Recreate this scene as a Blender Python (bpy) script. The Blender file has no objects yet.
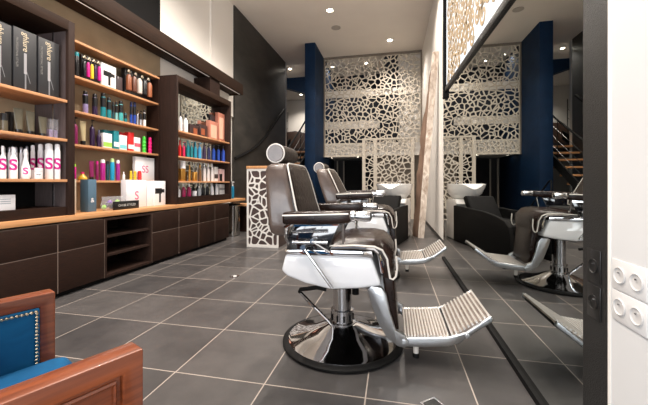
import bpy, bmesh, math, random
import numpy as np
from mathutils import Vector, Matrix
SC = bpy.context.scene
COL = SC.collection
PI = math.pi
R = math.radians
random.seed(7)

# ------------------------------------------------------------------ camera, world, light, exposure
F = 325.0; TH = math.atan(69 / F); HZ = 183.0; CH = 0.92
cd = bpy.data.cameras.new('camera'); cam = bpy.data.objects.new('camera', cd); COL.objects.link(cam)
cam.location = (0, 0, CH); cam.rotation_euler = (PI / 2, 0, TH)
cd.sensor_width = 36; cd.lens = F / 648 * 36; cd.shift_y = -(202.5 - HZ) / 648
cd.clip_start = 0.02; cd.clip_end = 60
SC.camera = cam
SC.view_settings.view_transform = 'Standard'; SC.view_settings.look = 'None'
SC.view_settings.gamma = 1.0; SC.view_settings.use_curve_mapping = False
SC.view_settings.exposure = 0.45
W = bpy.data.worlds.new('world'); SC.world = W; W.use_nodes = True
W.node_tree.nodes['Background'].inputs[0].default_value = (0.80, 0.86, 1.0, 1)
W.node_tree.nodes['Background'].inputs[1].default_value = 0.2

def area(name, loc, rot, sx, sy, power, color=(1, 1, 1), spread=PI):
    l = bpy.data.lights.new(name, 'AREA'); l.shape = 'RECTANGLE'; l.size = sx; l.size_y = sy
    l.energy = power; l.color = color; l.spread = spread
    o = bpy.data.objects.new(name, l); COL.objects.link(o); o.location = loc; o.rotation_euler = rot
    return o
WARM = (1.0, 0.91, 0.82)
# added fill for shop-front daylight behind the camera, tilted up to brighten the ceiling
area('shopfront_fill', (-1.2, -1.75, 1.3), (R(122), 0, 0), 3.2, 1.8, 120, (0.93, 0.96, 1.0))
# unseen lamp added on top of the pelmet to brighten ceiling and wall
area('added_uplight', (-2.88, 2.8, 2.80), (R(180), 0, 0), 0.18, 5.0, 5, (1, 0.94, 0.88))

def spot(loc, power, size=R(120), blend=0.7, color=WARM, r=0.05, rot=(0, 0, 0)):
    l = bpy.data.lights.new('downlight_or_fill', 'SPOT'); l.energy = power; l.color = color
    l.spot_size = size; l.spot_blend = blend; l.shadow_soft_size = r
    o = bpy.data.objects.new('downlight_or_fill', l); COL.objects.link(o); o.location = loc; o.rotation_euler = rot
    return o
def point(loc, power, color=WARM, r=0.06):
    l = bpy.data.lights.new('room_lamp', 'POINT'); l.energy = power; l.color = color; l.shadow_soft_size = r
    o = bpy.data.objects.new('room_lamp', l); COL.objects.link(o); o.location = loc
    return o

# ------------------------------------------------------------------ measuring: where a line of sight meets a real plane
def _ray(x, y):
    u = (x - 324) / F; v = (HZ - y) / F
    return Vector((-math.sin(TH) + u * math.cos(TH), math.cos(TH) + u * math.sin(TH), v))
def on_x(x, y, X):
    r = _ray(x, y); return Vector((0, 0, CH)) + r * (X / r.x)
def on_z(x, y, Z=0.0):
    r = _ray(x, y); return Vector((0, 0, CH)) + r * ((Z - CH) / r.z)

# ------------------------------------------------------------------ materials
def lin(c):
    return tuple(((v / 255) / 12.92 if v / 255 <= 0.04045 else ((v / 255 + 0.055) / 1.055) ** 2.4) for v in c) + (1,)
def mat(name, rgb, rough=0.5, metal=0.0, spec=0.5, noise=None, bump=None, emit=0, coat=0, alpha=1, trans=0):
    """noise=(rgb2, scale(x,y,z), detail) mixes a second colour through noise; bump=(scale(x,y,z), strength)"""
    m = bpy.data.materials.new(name); m.use_nodes = True
    nt = m.node_tree; b = nt.nodes['Principled BSDF']
    b.inputs['Base Color'].default_value = lin(rgb)
    b.inputs['Roughness'].default_value = rough; b.inputs['Metallic'].default_value = metal
    b.inputs['Specular IOR Level'].default_value = spec
    b.inputs['Coat Weight'].default_value = coat
    if trans: b.inputs['Transmission Weight'].default_value = trans
    if alpha < 1: b.inputs['Alpha'].default_value = alpha
    if emit:
        b.inputs['Emission Color'].default_value = lin(rgb); b.inputs['Emission Strength'].default_value = emit
    def tex(scale, detail=4, dist=0.0):
        tc = nt.nodes.new('ShaderNodeTexCoord'); mp = nt.nodes.new('ShaderNodeMapping')
        mp.inputs['Scale'].default_value = scale
        n = nt.nodes.new('ShaderNodeTexNoise'); n.inputs['Scale'].default_value = 1
        n.inputs['Detail'].default_value = detail; n.inputs['Distortion'].default_value = dist
        nt.links.new(tc.outputs['Object'], mp.inputs[0]); nt.links.new(mp.outputs[0], n.inputs['Vector'])
        return n
    if noise:
        n = tex(noise[1], noise[2] if len(noise) > 2 else 4, noise[3] if len(noise) > 3 else 0)
        cr = nt.nodes.new('ShaderNodeValToRGB')
        cr.color_ramp.elements[0].position = 0.32; cr.color_ramp.elements[1].position = 0.68
        cr.color_ramp.elements[0].color = lin(rgb); cr.color_ramp.elements[1].color = lin(noise[0])
        nt.links.new(n.outputs['Fac'], cr.inputs[0]); nt.links.new(cr.outputs[0], b.inputs['Base Color'])
    if bump:
        n = tex(bump[0], 3); bp = nt.nodes.new('ShaderNodeBump'); bp.inputs['Strength'].default_value = bump[1]
        bp.inputs['Distance'].default_value = 0.01
        nt.links.new(n.outputs['Fac'], bp.inputs['Height']); nt.links.new(bp.outputs[0], b.inputs['Normal'])
    return m

def floor_mat():
    m = mat('floor_tiles', (74, 73, 73), 0.33, spec=0.5); nt = m.node_tree; b = nt.nodes['Principled BSDF']
    N = nt.nodes.new; L = nt.links.new
    tc = N('ShaderNodeTexCoord'); sp = N('ShaderNodeSeparateXYZ'); L(tc.outputs['Object'], sp.inputs[0])
    def M(op, a, bb=None):
        n = N('ShaderNodeMath'); n.operation = op
        for i, v in enumerate((a, bb)):
            if v is None: continue
            if isinstance(v, (int, float)): n.inputs[i].default_value = v
            else: L(v, n.inputs[i])
        return n.outputs[0]
    def line(out, off, per, w):
        a = M('DIVIDE', M('SUBTRACT', out, off), per)
        fr = M('FRACT', M('ADD', a, 50.5))
        d = M('ABSOLUTE', M('SUBTRACT', fr, 0.5))
        return M('LESS_THAN', d, w / per / 2), M('FLOOR', M('ADD', a, 50.0))
    lx, ix = line(sp.outputs[0], -0.1155, 0.4602, 0.0055)
    ly, iy = line(sp.outputs[1], 1.397, 0.4675, 0.0055)
    g = M('MAXIMUM', lx, ly)
    cb = N('ShaderNodeCombineXYZ'); L(ix, cb.inputs[0]); L(iy, cb.inputs[1])
    wn = N('ShaderNodeTexWhiteNoise'); L(cb.outputs[0], wn.inputs['Vector'])
    n1 = N('ShaderNodeTexNoise'); n1.inputs['Scale'].default_value = 3.5; n1.inputs['Detail'].default_value = 8
    n1.inputs['Roughness'].default_value = 0.65; L(tc.outputs['Object'], n1.inputs['Vector'])
    fac = M('ADD', M('MULTIPLY', n1.outputs['Fac'], 0.8), M('MULTIPLY', wn.outputs['Value'], 0.25))
    cr = N('ShaderNodeValToRGB'); cr.color_ramp.elements[0].position = 0.25; cr.color_ramp.elements[1].position = 0.85
    cr.color_ramp.elements[0].color = lin((58, 57, 58)); cr.color_ramp.elements[1].color = lin((98, 94, 92))
    L(fac, cr.inputs[0])
    mx = N('ShaderNodeMix'); mx.data_type = 'RGBA'; L(g, mx.inputs[0]); L(cr.outputs[0], mx.inputs[6])
    mx.inputs[7].default_value = lin((176, 164, 154)); L(mx.outputs[2], b.inputs['Base Color'])
    L(M('ADD', M('MULTIPLY', n1.outputs['Fac'], 0.2), 0.24), b.inputs['Roughness'])
    bp = N('ShaderNodeBump'); bp.inputs['Strength'].default_value = 0.25; bp.inputs['Distance'].default_value = 0.004
    L(M('SUBTRACT', M('MULTIPLY', n1.outputs['Fac'], 0.5), g), bp.inputs['Height']); L(bp.outputs[0], b.inputs['Normal'])
    return m

def stripes_mat():
    """striped ridges for the embossed leather insert"""
    return mat('embossed_leather', (38, 28, 23), 0.5, spec=.25, bump=((60, 60, 45), 0.9), noise=((56, 45, 39), (70, 70, 40), 2))

MT = dict(
    floor=floor_mat(),
    ceiling=mat('ceiling_paint', (226, 217, 206), 0.85, noise=((221, 212, 201), (1.5, 1.5, 1.5), 2)),
    white=mat('white_paint', (233, 228, 221), 0.7),
    panelw=mat('white_wall_panel', (216, 216, 216), 0.5, noise=((212, 212, 212), (3, 3, 3), 2)),
    beige=mat('warm_beige_wall', (168, 148, 120), 0.7, noise=((152, 134, 108), (4, 4, 4), 3)),
    blackwall=mat('blackboard_paint', (32, 30, 28), 0.5, noise=((54, 51, 47), (1.2, 2.0, 5), 6, 0.6)),
    blue=mat('navy_wall_paint', (8, 32, 58), 0.6, spec=.2, noise=((11, 39, 68), (3, 3, 6), 4)),
    navy=mat('dark_navy_paint', (10, 17, 32), 0.7),
    darkbrown=mat('dark_brown_paint', (26, 20, 18), 0.6),
    black=mat('satin_black', (14, 13, 13), 0.35),
    matblack=mat('matt_black', (10, 9, 9), 0.75, spec=0.2),
    frame=mat('black_grained_frame', (33, 32, 31), 0.45, bump=((300, 300, 300), 0.35)),
    cab=mat('wenge_laminate', (46, 28, 20), 0.55, spec=0.15, noise=((33, 22, 18), (60, 14, 160), 5), bump=((200, 60, 200), 0.15)),
    cabedge=mat('carcass_edge', (124, 108, 98), 0.6),
    panel=mat('brown_oak_laminate', (50, 34, 28), 0.65, spec=0.15, noise=((38, 26, 21), (60, 60, 5), 5)),
    panelg=mat('greyed_brown_laminate', (86, 75, 74), 0.5, noise=((72, 62, 61), (80, 80, 10), 5)),
    beam=mat('beam_brown_laminate', (50, 33, 23), 0.65, spec=0.15, noise=((38, 25, 17), (60, 4, 60), 5)),
    oak=mat('golden_oak', (206, 154, 106), 0.45, noise=((182, 128, 82), (50, 3, 50), 5, 0.4)),
    shelf=mat('shelf_oak', (202, 148, 104), 0.5, noise=((182, 130, 90), (60, 5, 60), 4)),
    shelfdark=mat('shelf_underside', (98, 76, 58), 0.6),
    mahog=mat('mahogany', (138, 70, 36), 0.35, noise=((98, 45, 22), (80, 5, 80), 5, 0.4), coat=0.3),
    velvet=mat('blue_velvet', (8, 62, 104), 0.8, spec=0.2, noise=((16, 88, 132), (7, 7, 7), 4, 1.2)),
    chrome=mat('chrome', (226, 226, 228), 0.06, 1.0),
    chromeb=mat('brushed_chrome', (200, 200, 202), 0.22, 1.0),
    alu=mat('cast_aluminium', (188, 190, 192), 0.32, 1.0, bump=((40, 40, 40), 0.1)),
    alugroove=mat('grey_brown_groove', (150, 140, 132), 0.45, 0.5, noise=((112, 100, 92), (25, 25, 25), 5)),  # plate colour, browner and darker than the ribs on it
    rib=mat('polished_rib', (226, 222, 218), 0.3, 0.6),
    blackpol=mat('black_polished_plate', (16, 18, 24), 0.08, 0.0, spec=0.9, coat=1.0),
    leather=mat('dark_brown_leather', (40, 24, 18), 0.24, noise=((25, 15, 12), (12, 12, 12), 4), bump=((160, 160, 160), 0.12), spec=.28),
    leatherg=mat('sheen_grey_leather', (98, 84, 77), 0.26, noise=((76, 64, 58), (10, 10, 10), 4), bump=((160, 160, 160), 0.12), coat=0.2),  # grey sheen of the backrest side is put into this colour
    embossed=stripes_mat(),
    piping=mat('white_piping', (226, 220, 212), 0.4),
    enamel=mat('white_enamel', (240, 241, 244), 0.12, coat=0.6),
    ceramic=mat('white_ceramic', (250, 249, 246), 0.1, coat=0.5),
    rubber=mat('black_rubber', (12, 12, 13), 0.55, spec=.25),
    lattice=mat('champagne_lattice', (206, 196, 180), 0.5),
    latticew=mat('white_lattice', (224, 220, 214), 0.45),
    latticeb=mat('lattice_border', (120, 110, 98), 0.6),
    counterb=mat('counter_brown', (70, 54, 50), 0.55),
    plank=mat('weathered_wood', (132, 108, 90), 0.85, noise=((98, 74, 60), (9, 9, 1.2), 7, 1.0), bump=((20, 20, 4), 0.6)),
    plankw=mat('whitewashed_edge', (232, 222, 210), 0.85, noise=((172, 150, 132), (18, 18, 7), 7, 1.0), bump=((30, 30, 10), 0.6)),
    steel=mat('stainless_steel', (190, 188, 184), 0.18, 1.0),
    lamp=mat('lamp_lens', (255, 244, 226), 0.5, emit=22),
    led=mat('led_strip', (235, 225, 215), 0.5, emit=0.35),
    backlit=mat('backlit_curl', (222, 234, 246), 0.5, emit=0.12),
    swirlb=mat('sand_panel', (178, 156, 124), 0.6, noise=((164, 142, 112), (6, 6, 6), 3)),
    brass=mat('brass_nail', (214, 196, 170), 0.2, 1.0),
    socketw=mat('white_plastic', (220, 219, 218), 0.3),
    socketin=mat('white_socket_well', (206, 204, 202), 0.35),
    socketb=mat('black_plastic', (28, 27, 26), 0.35),
    mirror=mat('mirror_glass', (204, 208, 206), 0.0, 1.0),
    glass=mat('window_glass', (230, 240, 245), 0.02, trans=1.0),
    clear=mat('clear_plastic', (222, 222, 228), 0.08, alpha=0.2),
)
_pm = {}
def P(rgb, rough=0.3, metal=0.0):
    k = (tuple(rgb), rough, metal)
    if k not in _pm: _pm[k] = mat('packaging_%d' % len(_pm), rgb, rough, metal)
    return _pm[k]

# ------------------------------------------------------------------ mesh builder
class MB:
    def __init__(s): s.v = []; s.f = []; s.mi = []; s.cur = 0
    def add(s, vs, fs):
        o = len(s.v); s.v += [tuple(p) for p in vs]
        for f in fs: s.f.append([i + o for i in f]); s.mi.append(s.cur)
        return s
    def m(s, i): s.cur = i; return s
    def box(s, x0, x1, y0, y1, z0, z1):
        v = [(x, y, z) for z in (z0, z1) for y in (y0, y1) for x in (x0, x1)]
        return s.add(v, [(0, 2, 3, 1), (4, 5, 7, 6), (0, 1, 5, 4), (2, 6, 7, 3), (0, 4, 6, 2), (1, 3, 7, 5)])
    def prism(s, poly, a0, a1, axis='y'):
        """poly: 2D list extruded between a0 and a1. axis y: (x,z); x: (y,z); z: (x,y)"""
        def pt(p, a):
            return {'y': (p[0], a, p[1]), 'x': (a, p[0], p[1]), 'z': (p[0], p[1], a)}[axis]
        n = len(poly); v = [pt(p, a0) for p in poly] + [pt(p, a1) for p in poly]
        f = [list(range(n))[::-1], list(range(n, 2 * n))] + [(i, (i + 1) % n, n + (i + 1) % n, n + i) for i in range(n)]
        return s.add(v, f)
    def lathe(s, prof, c=(0, 0, 0), n=24, axis='z', sx=1, sy=1):
        vs = []; fs = []
        for r, z in prof:
            for i in range(n):
                a = 2 * PI * i / n; x, y = r * math.cos(a) * sx, r * math.sin(a) * sy
                p = {'z': (x, y, z), 'y': (x, z, y), 'x': (z, x, y)}[axis]
                vs.append((p[0] + c[0], p[1] + c[1], p[2] + c[2]))
        for k in range(len(prof) - 1):
            for i in range(n):
                j = (i + 1) % n
                fs.append((k * n + i, k * n + j, (k + 1) * n + j, (k + 1) * n + i))
        fs.append(list(range(n))[::-1]); fs.append([(len(prof) - 1) * n + i for i in range(n)])
        return s.add(vs, fs)
    def tube(s, pts, r, n=10, closed=False):
        pts = [Vector(p) for p in pts]; k = len(pts); vs = []; fs = []
        rr = r if isinstance(r, (list, tuple)) else [r] * k
        prev = None
        for i, p in enumerate(pts):
            if closed: t = (pts[(i + 1) % k] - pts[i - 1])
            else: t = pts[min(i + 1, k - 1)] - pts[max(i - 1, 0)]
            t.normalize()
            if prev is None:
                u = t.orthogonal().normalized()
            else:
                u = prev - t * prev.dot(t)
                u = u.normalized() if u.length > 1e-6 else t.orthogonal().normalized()
            prev = u; w = t.cross(u)
            for j in range(n):
                a = 2 * PI * j / n; vs.append(p + (u * math.cos(a) + w * math.sin(a)) * rr[i])
        for i in range(k if closed else k - 1):
            for j in range(n):
                a, b = i * n, ((i + 1) % k) * n
                fs.append((a + j, a + (j + 1) % n, b + (j + 1) % n, b + j))
        if not closed: fs.append(list(range(n))[::-1]); fs.append([(k - 1) * n + j for j in range(n)])
        return s.add(vs, fs)
    def cyl(s, p0, p1, r, n=16): return s.tube([p0, p1], r, n)
    def loft(s, rings):
        n = len(rings[0]); vs = [p for r in rings for p in r]; fs = []
        for k in range(len(rings) - 1):
            for i in range(n):
                j = (i + 1) % n; fs.append((k * n + i, k * n + j, (k + 1) * n + j, (k + 1) * n + i))
        fs.append(list(range(n))[::-1]); fs.append([(len(rings) - 1) * n + i for i in range(n)])
        return s.add(vs, fs)
    def build(s, name, mats, parent=None, loc=(0, 0, 0), rz=0.0, bevel=0, seg=2, angle=0.6, sub=0):
        me = bpy.data.meshes.new(name); me.from_pydata(s.v, [], s.f)
        if not isinstance(mats, (list, tuple)): mats = [mats]
        for m_ in mats: me.materials.append(m_)
        me.polygons.foreach_set('material_index', s.mi)
        bm = bmesh.new(); bm.from_mesh(me)
        bmesh.ops.recalc_face_normals(bm, faces=bm.faces[:])
        if bevel:
            es = [e for e in bm.edges if len(e.link_faces) == 2 and e.calc_face_angle(0) > 0.5]
            bmesh.ops.bevel(bm, geom=es, offset=bevel, segments=seg, affect='EDGES', clamp_overlap=True, profile=0.5)
        bm.to_mesh(me); bm.free()
        me.polygons.foreach_set('use_smooth', [True] * len(me.polygons))
        me.set_sharp_from_angle(angle=angle)
        o = bpy.data.objects.new(name, me); COL.objects.link(o); o.location = loc; o.rotation_euler = (0, 0, rz)
        if parent: o.parent = parent
        if sub:
            md = o.modifiers.new('sub', 'SUBSURF'); md.levels = sub; md.render_levels = sub
        return o

def tag(o, label=None, cat=None, group=None, kind=None):
    if label: o['label'] = label
    if cat: o['category'] = cat
    if group: o['group'] = group
    if kind: o['kind'] = kind
    return o
def thing(name, label, cat, loc=(0, 0, 0), rz=0.0, group=None):
    o = bpy.data.objects.new(name, None); COL.objects.link(o); o.empty_display_size = 0.1
    o.location = loc; o.rotation_euler = (0, 0, rz); return tag(o, label, cat, group)
def struct(o): o['kind'] = 'structure'; return o
def bx(x0, x1, y0, y1, z0, z1): return MB().box(x0, x1, y0, y1, z0, z1)

def text(body, name, material, parent, size, loc, basis='x', rot=0.0, depth=0.0008, align='CENTER', sx=1.0, bold=0.0):
    """basis x: faces +X and reads along +Y; basis '-x' faces -X and reads along -Y"""
    cu = bpy.data.curves.new('t', 'FONT'); cu.body = body; cu.size = size; cu.extrude = depth; cu.offset = bold * size
    cu.align_x = align; cu.align_y = 'CENTER'
    ob = bpy.data.objects.new('t', cu); COL.objects.link(ob)
    dg = bpy.context.evaluated_depsgraph_get(); dg.update()
    me = bpy.data.meshes.new_from_object(ob.evaluated_get(dg))
    bpy.data.objects.remove(ob); bpy.data.curves.remove(cu)
    B = {'x': Matrix(((0, 0, 1), (1, 0, 0), (0, 1, 0))), '-x': Matrix(((0, 0, -1), (-1, 0, 0), (0, 1, 0)))}[basis].to_4x4()
    me.transform(B @ Matrix.Rotation(rot, 4, 'Z') @ Matrix.Diagonal((sx, 1, 1, 1)))
    me.materials.clear(); me.materials.append(material); me.name = name
    o = bpy.data.objects.new(name, me); COL.objects.link(o); o.location = loc
    if parent: o.parent = parent
    return o

# ------------------------------------------------------------------ the room shell
XL, XR, ZC = -3.06, 0.741, 4.37
XM = 0.597                      # face of the mirror wall build-out
YF = -1.5                       # shop front behind the camera
struct(bx(-6.5, 1.0, -2.6, 14.0, -0.1, 0).build('floor', MT['floor']))
struct(bx(-6.5, 1.0, YF, 14.0, ZC, ZC + 0.1).build('ceiling', MT['ceiling']))
struct(bx(XL - 0.15, XL, YF, 5.80, 0, ZC).build('wall_left', MT['white']))
struct(bx(XL, XL + 0.012, YF, 3.80, 2.70, ZC).build('trim_1', MT['matblack']))
struct(bx(XL, XL + 0.03, 5.02, 5.80, 2.2, ZC).build('trim_2', MT['white']))
struct(bx(XL, XL + 0.012, YF, 3.80, 0.0, 2.62).build('trim_3', MT['beige']))  # warm light on the white wall, put into a beige layer
w = MB(); w.box(XL - 0.15, -3.0, 5.80, 8.85, 0, ZC)
struct(w.build('wall_black', MT['blackwall'], bevel=0.01))
struct(bx(XR, XR + 0.12, YF, 11.0, 0, ZC).build('wall_right', MT['white']))
struct(bx(XR - 0.012, XR, 4.2, 8.8, 0, 0.06).build('baseboard_right', MT['black']))
# front wall with shop-front opening behind the camera
w = MB(); w.box(XL - 0.15, -2.9, YF - 0.12, YF, 0, ZC); w.box(0.5, XR + 0.12, YF - 0.12, YF, 0, ZC); w.box(-2.9, 0.5, YF - 0.12, YF, 3.3, ZC)
struct(w.build('wall_front', MT['white']))
w = MB()
for x in (-2.9, -1.75, -0.65, 0.46): w.box(x, x + 0.04, YF - 0.09, YF - 0.03, 0, 3.3)
w.box(-2.9, 0.5, YF - 0.09, YF - 0.03, 3.26, 3.3); w.box(-2.9, 0.5, YF - 0.09, YF - 0.03, 0, 0.08); w.box(-2.9, 0.5, YF - 0.09, YF - 0.03, 2.3, 2.34)
struct(w.build('window_1', MT['black']))
# blue fin wall left of the screen
struct(bx(-2.13, -1.87, 7.75, 10.6, 0, ZC).build('wall_blue', MT['blue'], bevel=0.006))
# rooms behind the screen
struct(bx(-1.87, XR, 10.4, 10.5, 1.99, ZC).build('wall_back', MT['navy']))
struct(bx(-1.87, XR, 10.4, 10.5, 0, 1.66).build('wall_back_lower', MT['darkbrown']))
struct(bx(-1.87, XR, 8.86, 10.4, 1.66, 1.99).build('trim_4', MT['white']))            # mezzanine slab
struct(bx(-1.87, XR, 8.93, 9.0, 3.30, 3.48).build('trim_5', MT['white']))              # pale bulkheads seen through the screen
struct(bx(-1.87, -0.35, 8.93, 9.0, 2.42, 2.62).build('trim_6', MT['white']))
struct(bx(0.14, XR, 9.05, 9.15, 1.99, ZC).build('trim_7', MT['white']))
struct(bx(-0.24, 0.14, 8.95, 9.1, 1.99, ZC).build('trim_8', MT['navy']))
struct(bx(-0.45, XR, 9.05, 9.15, 0, 1.66).build('trim_9', MT['latticeb']))
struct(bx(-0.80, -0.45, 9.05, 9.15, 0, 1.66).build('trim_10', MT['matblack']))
# dark door with pale jambs under the mezzanine
w = MB(); w.box(-1.70, -1.66, 9.9, 9.94, 0, 1.6); w.box(-1.50, -1.46, 9.9, 9.94, 0, 1.6)
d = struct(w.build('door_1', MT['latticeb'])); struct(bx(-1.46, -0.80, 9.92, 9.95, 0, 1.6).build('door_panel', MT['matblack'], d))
# stair hall beyond the black wall
struct(bx(-6.5, -6.4, 8.85, 14, 0, ZC).build('wall_hall_left', MT['white']))
struct(bx(-6.5, -1.87, 13.0, 13.1, 0, ZC).build('wall_hall_back', MT['white']))
struct(bx(-6.4, -3.0, 8.86, 8.96, 0, ZC).build('wall_hall_front', MT['white']))
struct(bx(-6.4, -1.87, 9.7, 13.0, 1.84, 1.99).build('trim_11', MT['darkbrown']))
w = MB(); w.prism([(-4.4, 4.37), (-2.14, 3.62), (-2.14, 4.37)], 10.2, 10.5, 'y')
struct(w.build('trim_12', MT['blue']))

# cabinet plinth
struct(bx(XL, -2.645, 0.6, 4.83, 0, 0.042).build('trim_13', MT['matblack']))

# ------------------------------------------------------------------ Voronoi screens
def clip(poly, px, py, nx, ny):
    out = []; n = len(poly)
    for i in range(n):
        a, b = poly[i], poly[(i + 1) % n]
        da = (a[0] - px) * nx + (a[1] - py) * ny; db = (b[0] - px) * nx + (b[1] - py) * ny
        if da <= 0: out.append(a)
        if (da < 0 < db) or (db < 0 < da):
            t = da / (da - db); out.append((a[0] + (b[0] - a[0]) * t, a[1] + (b[1] - a[1]) * t))
    return out
def lattice(mb, u0, u1, v0, v1, count, strand, place, thick, seed=1, border=0.0, jit=0.55, soft=0.5):
    """perforated sheet: every Voronoi cell of the rectangle is a ring with a hole; place(u,v,d) -> 3D"""
    rng = np.random.RandomState(seed)
    nx = max(1, int(round(math.sqrt(count * (u1 - u0) / (v1 - v0))))); ny = max(1, int(round(count / nx)))
    pts = []
    for i in range(nx):
        for j in range(ny):
            pts.append((u0 + (i + 0.5 + rng.uniform(-jit, jit)) * (u1 - u0) / nx, v0 + (j + 0.5 + rng.uniform(-jit, jit)) * (v1 - v0) / ny))
    pts = np.array(pts); pts[:, 0] = np.clip(pts[:, 0], u0 + .004, u1 - .004); pts[:, 1] = np.clip(pts[:, 1], v0 + .004, v1 - .004)
    for k in range(len(pts)):
        c = pts[k]; d = ((pts - c) ** 2).sum(1); idx = np.argsort(d)[1:22]
        poly = [(u0, v0), (u1, v0), (u1, v1), (u0, v1)]
        for q in idx:
            mpt = (pts[q] + c) / 2; nn = pts[q] - c; nn = nn / (np.linalg.norm(nn) + 1e-9)
            poly = clip(poly, mpt[0], mpt[1], nn[0], nn[1])
            if len(poly) < 3: break
        if len(poly) < 3: continue
        poly = [p for i, p in enumerate(poly) if math.dist(p, poly[i - 1]) > 1e-5]
        if len(poly) < 3: continue
        # inset polygon by clipping the same sides moved inwards
        sw = strand * rng.uniform(0.65, 1.35) / 2
        cx = sum(p[0] for p in poly) / len(poly); cy = sum(p[1] for p in poly) / len(poly)
        dm = []
        for i in range(len(poly)):
            a, b = poly[i], poly[(i + 1) % len(poly)]
            L = math.dist(a, b); dm.append(abs((b[0] - a[0]) * (a[1] - cy) - (a[0] - cx) * (b[1] - a[1])) / L)
        outer = []
        for i in range(len(poly)):
            a, b = poly[i], poly[(i + 1) % len(poly)]
            for t in (0, 0.25, 0.75): outer.append((a[0] + (b[0] - a[0]) * t, a[1] + (b[1] - a[1]) * t))
        ins = poly[:]
        for i in range(len(poly)):
            a, b = poly[i], poly[(i + 1) % len(poly)]
            nxx, nyy = (b[1] - a[1]), -(b[0] - a[0]); L = math.hypot(nxx, nyy); nxx /= L; nyy /= L
            if (cx - a[0]) * nxx + (cy - a[1]) * nyy > 0: nxx, nyy = -nxx, -nyy
            onb = abs(a[0] - b[0]) < 1e-6 and (abs(a[0] - u0) < 1e-6 or abs(a[0] - u1) < 1e-6) or abs(a[1] - b[1]) < 1e-6 and (abs(a[1] - v0) < 1e-6 or abs(a[1] - v1) < 1e-6)
            w_ = sw + (border if onb else 0)
            ins = clip(ins, a[0] - nxx * w_, a[1] - nyy * w_, nxx, nyy)
            if len(ins) < 3: break
        if len(ins) < 3:
            n = len(outer); vs = [place(p[0], p[1], dd) for dd in (0, thick) for p in outer]
            mb.add(vs, [list(range(n)), list(range(n, 2 * n))[::-1]]); continue
        ccx = sum(p[0] for p in ins) / len(ins); ccy = sum(p[1] for p in ins) / len(ins)
        inner = []
        for p in outer:                       # ray from the inset's centre through p, cut at the inset outline
            dx, dy = p[0] - ccx, p[1] - ccy; best = None
            for i in range(len(ins)):
                a, b = ins[i], ins[(i + 1) % len(ins)]; ex, ey = b[0] - a[0], b[1] - a[1]
                den = dx * ey - dy * ex
                if abs(den) < 1e-12: continue
                t = ((a[0] - ccx) * ey - (a[1] - ccy) * ex) / den; s_ = ((a[0] - ccx) * dy - (a[1] - ccy) * dx) / den
                if t > 0 and -1e-6 <= s_ <= 1 + 1e-6 and (best is None or t < best): best = t
            best = 0.6 if best is None else min(best, 0.98)
            inner.append((ccx + dx * best, ccy + dy * best))
        n = len(inner)
        sm = []
        for i in range(n):
            a, b, c2 = inner[i - 1], inner[i], inner[(i + 1) % n]
            k_ = soft if i % 3 == 0 else 0.0
            sm.append((b[0] * (1 - k_) + (a[0] + c2[0]) / 2 * k_, b[1] * (1 - k_) + (a[1] + c2[1]) / 2 * k_))
        inner = sm
        vs = [place(p[0], p[1], 0) for p in outer] + [place(p[0], p[1], 0) for p in inner] + [place(p[0], p[1], thick) for p in outer] + [place(p[0], p[1], thick) for p in inner]
        fs = []
        for i in range(n):
            j = (i + 1) % n
            fs += [(i, j, n + j, n + i), (2 * n + j, 2 * n + i, 3 * n + i, 3 * n + j), (n + i, n + j, 3 * n + j, 3 * n + i)]
        mb.add(vs, fs)

YS = 8.80
scr = thing('lattice_screen', 'tall champagne coloured cut-out lattice screen hanging from the ceiling at the far end', 'screen', (0, YS, 0))
mb = MB(); lattice(mb, -1.84, 0.70, 1.99, 4.31, 470, 0.027, lambda u, v, d: (u, -d, v), 0.02, 3, jit=1.0, soft=0.15)
mb.build('upper_lattice', MT['lattice'], scr)
mb = MB(); lattice(mb, -1.84, -0.80, 1.66, 1.99, 46, 0.028, lambda u, v, d: (u, -d, v), 0.02, 5, jit=1.0, soft=0.15)
mb.build('lower_lattice_band', MT['lattice'], scr)
mb = MB(); mb.box(-1.87, 0.735, -0.045, 0.01, 4.31, 4.369); mb.box(-1.87, -1.84, -0.045, 0.01, 1.63, 4.31); mb.box(0.70, 0.735, -0.045, 0.01, 1.99, 4.31)
mb.build('border', MT['latticeb'], scr)
mb = MB(); mb.box(-1.84, -0.80, -0.045, 0.01, 1.63, 1.66); mb.box(-0.80, -0.78, -0.045, 0.01, 1.63, 1.99)
mb.build('bottom_rail', MT['lattice'], scr)

sc2 = thing('lattice_partition', 'floor standing champagne lattice partition with square posts behind the wash basin', 'screen', (0, 8.62, 0))
mb = MB()
for x0, x1 in ((-0.79, -0.72), (-0.49, -0.42), (0.46, 0.53)): mb.box(x0, x1, -0.06, 0, 0, 2.09)
mb.box(-0.72, -0.49, -0.06, 0, 2.05, 2.09); mb.box(-0.42, 0.46, -0.06, 0, 2.05, 2.09)
mb.build('frame', MT['lattice'], sc2)
mb = MB(); lattice(mb, -0.72, -0.49, 0.0, 2.05, 50, 0.022, lambda u, v, d: (u, -0.02 - d, v), 0.02, 8, jit=.9, soft=.2)
mb.build('narrow_lattice', MT['lattice'], sc2)
mb = MB(); lattice(mb, -0.42, 0.46, 0.0, 2.05, 140, 0.027, lambda u, v, d: (u, -0.02 - d, v), 0.02, 9, jit=.9, soft=.2)
mb.build('wide_lattice', MT['lattice'], sc2)

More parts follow.
